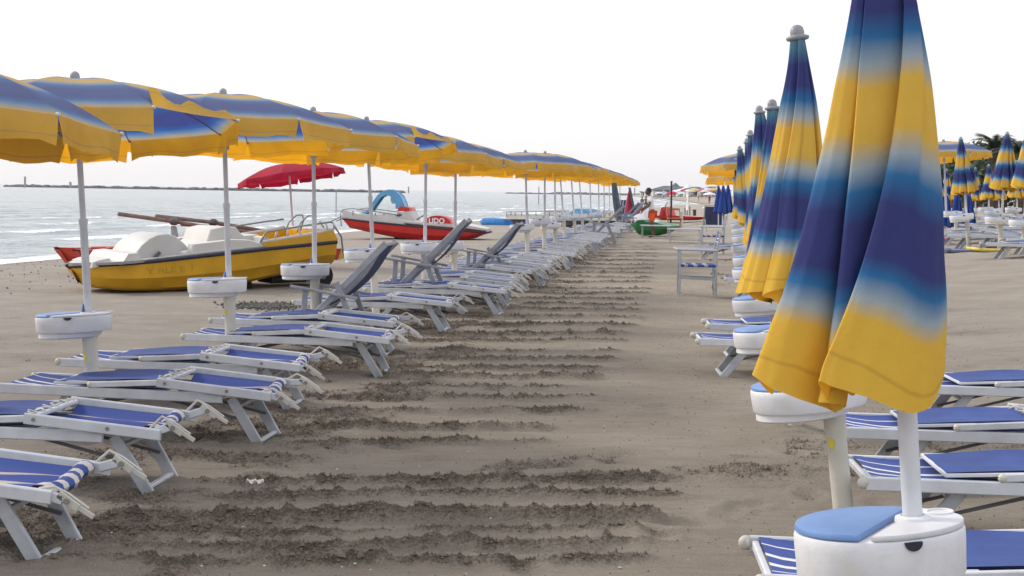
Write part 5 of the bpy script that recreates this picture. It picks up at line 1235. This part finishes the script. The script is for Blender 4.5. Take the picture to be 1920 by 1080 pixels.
# ------------------------------------------------------------------ posts, signs and things left near the man
def post(px, pyt, pyb, r, mat, label, name='wooden_post', Y=None):
    g = gnd(px, pyb) if Y is None else place_px(px, pyb, Y); top = at(px, pyt, g.y); H = top.z - g.z
    t = thing(name, label, 'post', g); b = MB(); b.tube([(0, 0, -.3), (.01, 0, H * .5), (0, 0, H)], r, mat, 10); put('shaft', b.mesh('shaft', True, 40), t); b = MB(); b.lathe([(r * 1.15, 0), (r * 1.2, .03), (r * .6, .05)], mat, 10); put('cap', b.mesh('cap', True, 40), t, (0, 0, H)); return t, H
post(1257, 348, 432, .038, 'post_brown', 'tall thin brown post standing in the sand right of the man')
t, H = post(1277, 388, 427, .07, 'boat_white', 'short white post right of the tall brown one', 'white_post')
post(1302, 386, 403, .09, 'post_brown', 'short brown post with a box at the top near the water', Y=56)
t, H = post(1288, 372, 404, .035, 'grey_metal', 'thin post carrying a white notice board near the water', 'notice_post', Y=58)
b = MB(); b.bar((0, -.06, H - .55), (0, -.06, H + .28), .72, .05, 'sign_white'); bo = put('notice_board', b.mesh('notice_board'), t)
b = MB(); b.bar((-.12, -.09, H - .35), (-.05, -.09, H + .10), .08, .01, 'mark_grey'); b.bar((.12, -.09, H - .35), (.05, -.09, H + .10), .08, .01, 'mark_grey'); b.bar((-.05, -.09, H + .13), (.12, -.09, H + .13), .01, .05, 'mark_grey'); put('board_mark', b.mesh('board_mark'), bo)
for i, (px, tp) in enumerate(((1284, 384), (1293, 382))): post(px, tp, 404, .03, 'dark_metal', f'thin dark rod beside the notice board, {"left" if i == 0 else "right"} one', 'metal_rod', Y=55)
def bag(px, py, s, mat, label, seed, sc=(1, .8, .8)):
    g = gnd(px, py); rg = random.Random(seed); b = MB(); n = 12
    vs = []; 
    for i in range(9):
        v = i / 8
        for j in range(n):
            a = j * 2 * math.pi / n; r = s * (math.sin(math.pi * min(.97, v * .88 + .12)) ** .7) * (1 + .18 * math.sin(a * 3 + seed + v * 4) + rg.uniform(-.05, .05)); vs.append((r * math.cos(a) * sc[0] + v * v * .2 * s, r * math.sin(a) * sc[1], v * 2.0 * s * sc[2]))
    fs = [(i * n + j, i * n + (j + 1) % n, (i + 1) * n + (j + 1) % n, (i + 1) * n + j) for i in range(8) for j in range(n)] + [tuple(range(8 * n, 9 * n))]
    b.add(vs, fs, mat); t = thing('plastic_bag', label, 'bag', g + Vector((0, 0, -.02)), 0, 'full plastic bags around the man')
    put('sack', b.mesh('sack', True), t); b = MB(); b.tube([(.2 * s, 0, 1.9 * s * sc[2]), (.24 * s, .0, 2.15 * s * sc[2]), (.34 * s, .02, 2.3 * s * sc[2])], [.10 * s, .05 * s, .13 * s], mat, 8); put('knot', b.mesh('knot', True), t)
bag(1196, 428, .38, 'bag_white', 'white plastic bag left of the man between the cyan and the tall bag', 2); bag(1213, 427, .40, 'bag_white', 'tall white plastic bag held by the man', 5, (.8, .7, 1.15)); bag(1224, 430, .34, 'bag_white', 'low white plastic bag right below the orange shorts', 3, (1.1, .8, .6))
bag(1178, 425, .33, 'bag_cyan', 'cyan plastic bag under the maroon parasol', 4); bag(1164, 424, .30, 'bag_white', 'small white bag beside the leftmost deck chair', 6, (1, .8, .7))
g = gnd(1160, 430); t = thing('surf_board', 'pale yellow board lying across the loungers before the cyan bag', 'board', g + Vector((0, 0, .42)), .1)
b = MB(); b.prism([(.62 * math.cos(a), .3 * math.sin(a)) for a in [i * math.pi / 10 for i in range(20)]], 0, .07, 'plastic_yellow', inset=.06); put('deck', b.mesh('deck', True, 35), t); b = MB(); b.prism([(-.5, 0), (-.3, 0), (-.4, -.14)], -.01, .01, 'dark_metal', axis='y'); put('fin', b.mesh('fin'), t)
def plastic_chair(px, py, mat, label, yaw=0):
    t = thing('plastic_chair', label, 'chair', gnd(px, py), yaw, 'plastic chairs near the man')
    for x in (-.22, .22):
        for y in (-.2, .2): b = MB(); b.bar((x, y, .42), (x * 1.12, y * 1.12, -.01), .035, .035, mat); put('leg', b.mesh('leg'), t)
    b = MB(); b.prism([(-.24, -.22), (.24, -.22), (.22, .22), (-.22, .22)], .41, .45, mat); put('seat', b.mesh('seat'), t)
    b = MB(); b.prism([(.25 * math.cos(a), .55 + .3 * math.sin(a)) for a in [i * math.pi / 8 for i in range(9)]] + [(-.22, .45), (.22, .45)], .2, .23, mat, axis='y'); put('backrest', b.mesh('backrest'), t)
    for x in (-.26, .26): b = MB(); b.bar((x, -.2, .64), (x, .22, .66), .04, .03, mat); b.bar((x, -.18, .42), (x, -.18, .64), .03, .03, mat); put('armrest', b.mesh('armrest'), t)
plastic_chair(1195, 420, 'plastic_red', 'red plastic chair partly hidden behind the man', -.3)
def wood_chair(px, py, label):
    t = thing('folding_chair', label, 'chair', gnd(px, py), .1)
    for x in (-.25, .25):
        b = MB(); b.bar((x, -.25, -.01), (x, .2, .85), .035, .04, 'orange_wood'); put('leg', b.mesh('leg'), t); b = MB(); b.bar((x, .28, -.01), (x, -.22, .48), .035, .04, 'orange_wood'); put('leg', b.mesh('leg'), t)
    b = MB(); b.bar((-.25, .2, .82), (.25, .2, .82), .03, .08, 'orange_wood'); put('back_bar', b.mesh('back_bar'), t); b = MB(); b.box((0, -.05, .47), (.5, .36, .03), 'orange_wood'); put('seat', b.mesh('seat'), t)
wood_chair(1263, 432, 'light orange wooden folding chair behind the brown post')
# mats and float of the inland field
for px, py, w, mat, label, nm in ((1818, 471, .55, 'mat_blue', 'flat blue mat on the sand at the pole base inland', 'beach_mat'), (1862, 470, .40, 'plastic_yellow', 'flat yellow mat on the sand right of the blue one', 'beach_mat')):
    g = gnd(px, py); t = thing(nm, label, 'mat', g, .1); b = MB()
    b.prism([(-w, -.35), (w * .95, -.4), (w, .35), (-w * .9, .4)], -.01, .035, mat, inset=.02); put('sheet', b.mesh('sheet'), t); b = MB(); b.tube([(-w, -.35, .03), (-w * .9, .4, .03)], .035, mat, 8); put('rolled_edge', b.mesh('rolled_edge', True), t)
g = gnd(1759, 458); t = thing('swim_float', 'magenta inflatable float lying right of the foreground parasol edge', 'float', g); b = MB()
b.tube([(.18 * math.cos(a), .18 * math.sin(a), .07) for a in [i * math.pi / 10 for i in range(21)]], .07, 'magenta', 10, False); put('ring', b.mesh('ring', True), t); b = MB(); b.ball((0, 0, .06), .13, 'magenta', 10, (1, 1, .3)); put('seat', b.mesh('seat', True), t)
# orange rag under the loungers, white paper on the rakes
g = gnd(996, 522); t = thing('rag', 'crumpled orange cloth on the sand between lounger legs', 'cloth', g); b = MB()
b.grid(lambda u, v: ((u - .5) * .3, (v - .5) * .25, .05 + .05 * math.sin(u * 9) * math.cos(v * 7) + .04 * math.sin(v * 13)), 10, 10, 'orange_wood'); b.open = True; put('cloth', b.mesh('cloth', True), t)
g = gnd(478, 914); t = thing('crumpled_paper', 'crumpled white scrap on the raked sand in the foreground', 'litter', g + Vector((0, 0, .02))); b = MB()
b.grid(lambda u, v: ((u - .5) * .085, (v - .5) * .05, .012 + .012 * math.sin(u * 14 + v * 5) * math.cos(v * 11)), 8, 8, 'shell'); b.open = True; put('scrap', b.mesh('scrap'), t)

# ------------------------------------------------------------------ shells and pebbles
def scatter(name, label, spots, mat):
    b = MB()
    for x, y, s, a in spots:
        z = gz(x, y); ca, sa = math.cos(a), math.sin(a)
        p = [(s, 0, s * .3), (0, s * .7, s * .25), (-s * .9, .1 * s, s * .2), (-.1 * s, -s * .6, s * .25), (0, 0, s * .75), (0, 0, -s * .4)]
        b.add([(x + u * ca - v * sa, y + u * sa + v * ca, z + w + .004) for u, v, w in p], [(0, 1, 4), (1, 2, 4), (2, 3, 4), (3, 0, 4), (1, 0, 5), (2, 1, 5), (3, 2, 5), (0, 3, 5)], mat)
    tag(put(name, b.mesh(name)), label, name.replace('_', ' '), None, 'stuff')
rg = random.Random(5)
sp_ = []
for i in range(420):
    y = 5.2 + 28 * rg.random() ** 1.6; sp_.append((.107 * y + rg.uniform(-4, 4), y, rg.uniform(.004, .010), rg.uniform(0, 6)))
scatter('shells', 'tiny white shell fragments scattered over the sand', sp_, 'shell')
sp_ = []
c0 = gnd(500, 574)
for i in range(520): sp_.append((c0.x + rg.gauss(0, .24), c0.y + rg.gauss(0, .30), rg.uniform(.012, .035), rg.uniform(0, 6)))
c1 = gnd(900, 480)
for i in range(200): sp_.append((c1.x + rg.gauss(0, .9), c1.y + rg.gauss(0, .6), rg.uniform(.012, .035), rg.uniform(0, 6)))
for i in range(520):
    y = rg.uniform(11, 36); x = float(shore_x(y)) + rg.uniform(1.2, 7); sp_.append((x, y, rg.uniform(.008, .026), rg.uniform(0, 6)))
scatter('pebbles', 'dark pebbles and sea debris strewn along the shore and under the loungers', sp_, 'pebble')

# ------------------------------------------------------------------ far beach: huts, gazebos, sunshades
def hut(px, Y, w, h, roof, label, kind='hip', wallm='wall_pale', n=3):
    h *= .78; w *= .9
    p = at(px, 365, Y); z = gz(p.x, p.y); t = thing('beach_hut', label, 'hut', (p.x, p.y, z), 0, 'huts along the far beach'); b = MB()
    b.box((0, 0, h / 2), (w, w * .6, h), wallm); wl = put('wall', b.mesh('wall'), t)
    b = MB(); o = w * .58; q = w * .38
    if kind == 'hip': b.add([(-o, -q, h), (o, -q, h), (o, q, h), (-o, q, h), (-w * .15, 0, h * 1.6), (w * .15, 0, h * 1.6)], [(0, 1, 5, 4), (1, 2, 5), (2, 3, 4, 5), (3, 0, 4), (3, 2, 1, 0)], roof)
    elif kind == 'peak': b.lathe([(w * .62, h), (w * .25, h * 1.35), (w * .05, h * 2.0), (.02, h * 2.1)], roof, 10)
    else: b.box((0, -.3, h + .2), (w * 1.1, w * .75, .4), roof)
    put('roof', b.mesh('roof'), t)
    for i in range(n):
        x = (i - (n - 1) / 2) * w / (n + .5); b = MB(); b.box((x, -w * .3 - .05, h * .5), (w / (n + 1) * .7, .12, h * .55), 'window_dark'); put('window', b.mesh('window'), wl)
HUTS = [(1243, 430, 12, 3.0, 'roof_white', 'pale flat roofed hut left of the brown post', 'flat'), (1253, 420, 14, 3.4, 'roof_slate', 'dark roofed hut right behind the brown post', 'hip'), (1266, 400, 10, 3.2, 'roof_slate', 'far hut with the tall pointed slate roof', 'peak'),
        (1277, 395, 9, 3.0, 'roof_slate', 'rounded slate roofed hut right of the pointed one', 'hip'), (1290, 380, 9, 2.8, 'roof_white', 'white roofed hut above the notice board', 'peak'), (1304, 370, 9, 2.8, 'roof_slate', 'grey hut right of the notice board', 'hip'),
        (1321, 360, 13, 3.2, 'roof_blue', 'wide hut with a flat blue roof', 'flat'), (1338, 350, 11, 2.8, 'roof_slate', 'low grey hut left of the blue closed parasols', 'hip'), (1228, 470, 10, 2.5, 'roof_white', 'tiny white hut right behind the head of the man', 'flat'), (1216, 540, 9, 2.4, 'roof_slate', 'tiny far hut left of the head of the man', 'flat')]
for a in HUTS: hut(*a)
def sunshade(px, py, col, label, Y=None, s=1.0):
    g = gnd(px, py) if Y is None else place_px(px, py, Y); t = thing('beach_parasol', label, 'parasol', g, 0, 'open sunshades on the far beach')
    b = MB(); b.tube([(0, 0, -.2), (0, 0, 2.1 * s)], .05, 'pole_white', 6); put('pole', b.mesh('pole'), t)
    b = MB(); b.lathe([(1.15 * s, 1.72 * s), (1.1 * s, 1.86 * s), (.6 * s, 2.1 * s), (.04, 2.22 * s)], col, 10); put('canopy', b.mesh('canopy'), t)
sunshade(1330, 384, 'roof_white', 'white sunshade over the person in red on the far sand')
cols = ['roof_white', 'crimson_cloth', 'roof_blue', 'slide_blue', 'plastic_red', 'plastic_yellow']
cn = {'roof_white': 'white', 'crimson_cloth': 'crimson', 'roof_blue': 'slate blue', 'slide_blue': 'sky blue', 'plastic_red': 'red', 'plastic_yellow': 'yellow'}
rg = random.Random(12)
for i in range(26):
    px = 1236 + i * 4.7 + rg.uniform(-1.5, 1.5); c = cols[rg.randrange(6)] if i % 3 else 'roof_white'
    sunshade(px, 370, c, f'tiny {cn[c]} sunshade on the far beach, {ORD[i]} from the left', Y=rg.uniform(240, 360), s=rg.uniform(1.0, 1.3))

# ------------------------------------------------------------------ inland: trees, palms, building
def leaf_cloud(b, c, r, n, s, mat, rg, sc=(1, 1, .8)):
    for i in range(n):
        v = Vector((rg.gauss(0, 1), rg.gauss(0, 1), rg.gauss(0, 1))).normalized() * r * rg.uniform(.55, 1.08) ; v = Vector((v.x * sc[0], v.y * sc[1], v.z * sc[2])); p = Vector(c) + v
        a = Vector((rg.gauss(0, 1), rg.gauss(0, 1), rg.gauss(0, .6))).normalized(); d = a.orthogonal().normalized(); k = s * rg.uniform(.6, 1.4)
        b.add([p - a * k, p + d * k * .5, p + a * k, p - d * k * .5], [(0, 1, 2, 3)], mat)
def tree(px, Y, h, w, label, seed):
    rg = random.Random(seed); p = at(px, 380, Y); z = gz(p.x, p.y); h *= .72; t = thing('broadleaf_tree', label, 'tree', (p.x, p.y, z), 0, 'dark trees behind the inland beach')
    b = MB(); b.tube([(0, 0, -.3), (.1, 0, h * .3), (-.1, 0, h * .6)], [.3, .22, .1], 'trunk', 8)
    for k in range(4): a = rg.uniform(0, 6.3); b.tube([(0, 0, h * .3), (w * .3 * math.cos(a), w * .3 * math.sin(a), h * .62)], [.12, .05], 'trunk', 6)
    put('trunk', b.mesh('trunk', True), t); b = MB()
    for k in range(9): leaf_cloud(b, (rg.uniform(-.5, .5) * w, rg.uniform(-.4, .4) * w, h * rg.uniform(.30, .85)), w * rg.uniform(.2, .34), 330, .20, 'tree_leaf', rg)
    b.open = True; put('crown', b.mesh('crown'), t)
for i, (px, Y, h, w) in enumerate(((1822, 74, 5.2, 4.2), (1850, 78, 6.4, 4.6), (1880, 70, 6.0, 4.4), (1908, 72, 6.6, 4.6), (1938, 74, 6.8, 5), (1795, 84, 5.6, 4.4), (1866, 90, 7.2, 4.6))):
    tree(px, Y, h, w, ('dark tree at the left end of the inland clump', 'dark tree above the small closed pair', 'dark tree right below the left palm', 'dark tree between the two palms', 'dark tree at the right edge of the photo', 'dark tree seen under the open inland parasol', 'taller dark tree in the back below the left palm')[i], 50 + i)
def palm(px, pyt, Y, label, seed, L=2.3):
    rg = random.Random(seed); top = at(px, pyt, Y); z = gz(top.x, top.y); H = top.z - z; t = thing('palm_tree', label, 'palm tree', (top.x, top.y, z), 0, 'palms behind the inland beach')
    b = MB(); b.tube([(0, 0, -.3), (.1, 0, H * .5), (0, 0, H)], [.35, .25, .22], 'trunk', 10); put('trunk', b.mesh('trunk', True), t); b = MB()
    for i in range(44):
        a = rg.uniform(0, 6.28); el = rg.uniform(-.5, 1.3); l = L * rg.uniform(.8, 1.1); pts = []
        for k in range(7): u = k / 6; r = l * u * math.cos(el * (1 - .3 * u)); pts.append(Vector((r * math.cos(a), r * math.sin(a), H + l * u * math.sin(el) - .9 * u * u * l * .55)))
        for k in range(6):
            d = (pts[k + 1] - pts[k]); sd_ = d.cross(Vector((0, 0, 1))).normalized()
            for s_ in (-1, 1):
                for m in range(3):
                    p = pts[k] + d * (m / 3); q = p + sd_ * s_ * .36 * L / 2.3 + d * .6 + Vector((0, 0, -.10)); w = d.normalized() * .045; b.add([p - w, p + w, q], [(0, 1, 2)], 'palm_leaf')
    b.open = True; put('crown', b.mesh('crown'), t)
palm(1866, 278, 66, 'palm tree left of the tall closed parasol', 1, 1.9); palm(1914, 285, 64, 'palm tree between the tall closed parasol and the right edge', 2, 2.0)
# building seen beneath the open inland parasol
p = at(1752, 380, 95); z = gz(p.x, p.y); t = thing('seafront_building', 'pink building with white balconies under the open inland parasol', 'building', (p.x, p.y, z))
b = MB(); b.box((0, 3, 2.6), (9, 6, 5.4), 'wall_pink'); wl = put('wall', b.mesh('wall'), t)
b = MB(); b.box((0, 2.9, 5.45), (9.5, 6.6, .3), 'roof_white'); put('roof', b.mesh('roof'), t)
for i in range(2):
    b = MB(); b.box((0, -.6, 1.9 + i * 1.9), (9.2, 1.2, .22), 'wall_pale'); put('balcony', b.mesh('balcony'), t)
    for k in range(5): b = MB(); b.box((-3.4 + k * 1.7, -.03, 3.0 + i * 1.9 - 1.1), (1.0, .1, 1.1), 'window_dark'); put('window', b.mesh('window'), wl)
b = MB(); b.add([(-3, -.3, 3.4), (1, -.3, 3.4), (1, -1.4, 2.7), (-3, -1.4, 2.7)], [(0, 1, 2, 3)], 'roof_blue'); put('awning', b.mesh('awning'), t)

# a crate, a lounger turned on its side and a striped chair in the heap by the man
g = gnd(1171, 420); t = thing('plastic_crate', 'blue crate beside the leftmost bag under the maroon parasol', 'crate', g, .3)
for x, y, dx, dy in ((0, -.25, .7, .03), (0, .25, .7, .03), (-.35, 0, .03, .5), (.35, 0, .03, .5)): b = MB(); b.box((x, y, .25), (dx, dy, .48), 'kayak_blue'); put('side_panel', b.mesh('side_panel'), t)
b = MB(); b.box((0, 0, .03), (.66, .46, .03), 'kayak_blue'); put('base', b.mesh('base'), t)
g = gnd(1170, 416); t = thing('deck_chair', 'white and blue slung chair right of the dark grey rolled parasol', 'deck chair', g, R(20))
b = MB(); b.grid(lambda u, v: (-.28 + .56 * v, .05 - .25 * (1 - u), .3 + .75 * (1 - u), .1 + .8 * v), 6, 12, 'sling_striped'); b.open = True; put('sling', b.mesh('sling', True), t)
for x in (-.3, .3):
    b = MB(); b.bar((x, .35, -.02), (x, -.22, 1.08), .035, .05, 'chair_grey'); put('side_frame', b.mesh('side_frame'), t)
    b = MB(); b.bar((x, -.3, -.02), (x, .2, .5), .035, .05, 'chair_grey'); put('leg', b.mesh('leg'), t)
b = MB(); b.bar((-.3, -.2, 1.06), (.3, -.2, 1.06), .04, .04, 'chair_grey'); put('top_bar', b.mesh('top_bar'), t)

# ------------------------------------------------------------------ sea haze
x0, x1, y0, y1, z0, z1 = -11000, 8000, -80, 5300, -14.0, 52.0
me = bpy.data.meshes.new('haze'); me.from_pydata([(x, y, z) for z in (z0, z1) for y in (y0, y1) for x in (x0, x1)], [], [(0, 2, 3, 1), (4, 5, 7, 6), (0, 1, 5, 4), (2, 6, 7, 3), (0, 4, 6, 2), (1, 3, 7, 5)])
m = bpy.data.materials.new('haze'); m.use_nodes = True; n = m.node_tree; n.nodes.clear()
v = n.nodes.new('ShaderNodeVolumePrincipled'); v.inputs['Color'].default_value = (.985, .99, 1, 1); v.inputs['Density'].default_value = .00011; v.inputs['Anisotropy'].default_value = .2
o_ = n.nodes.new('ShaderNodeOutputMaterial'); n.links.new(v.outputs[0], o_.inputs['Volume']); me.materials.append(m)
tag(put('haze', me), 'thin pale sea haze over the beach and water', None, None, 'stuff')
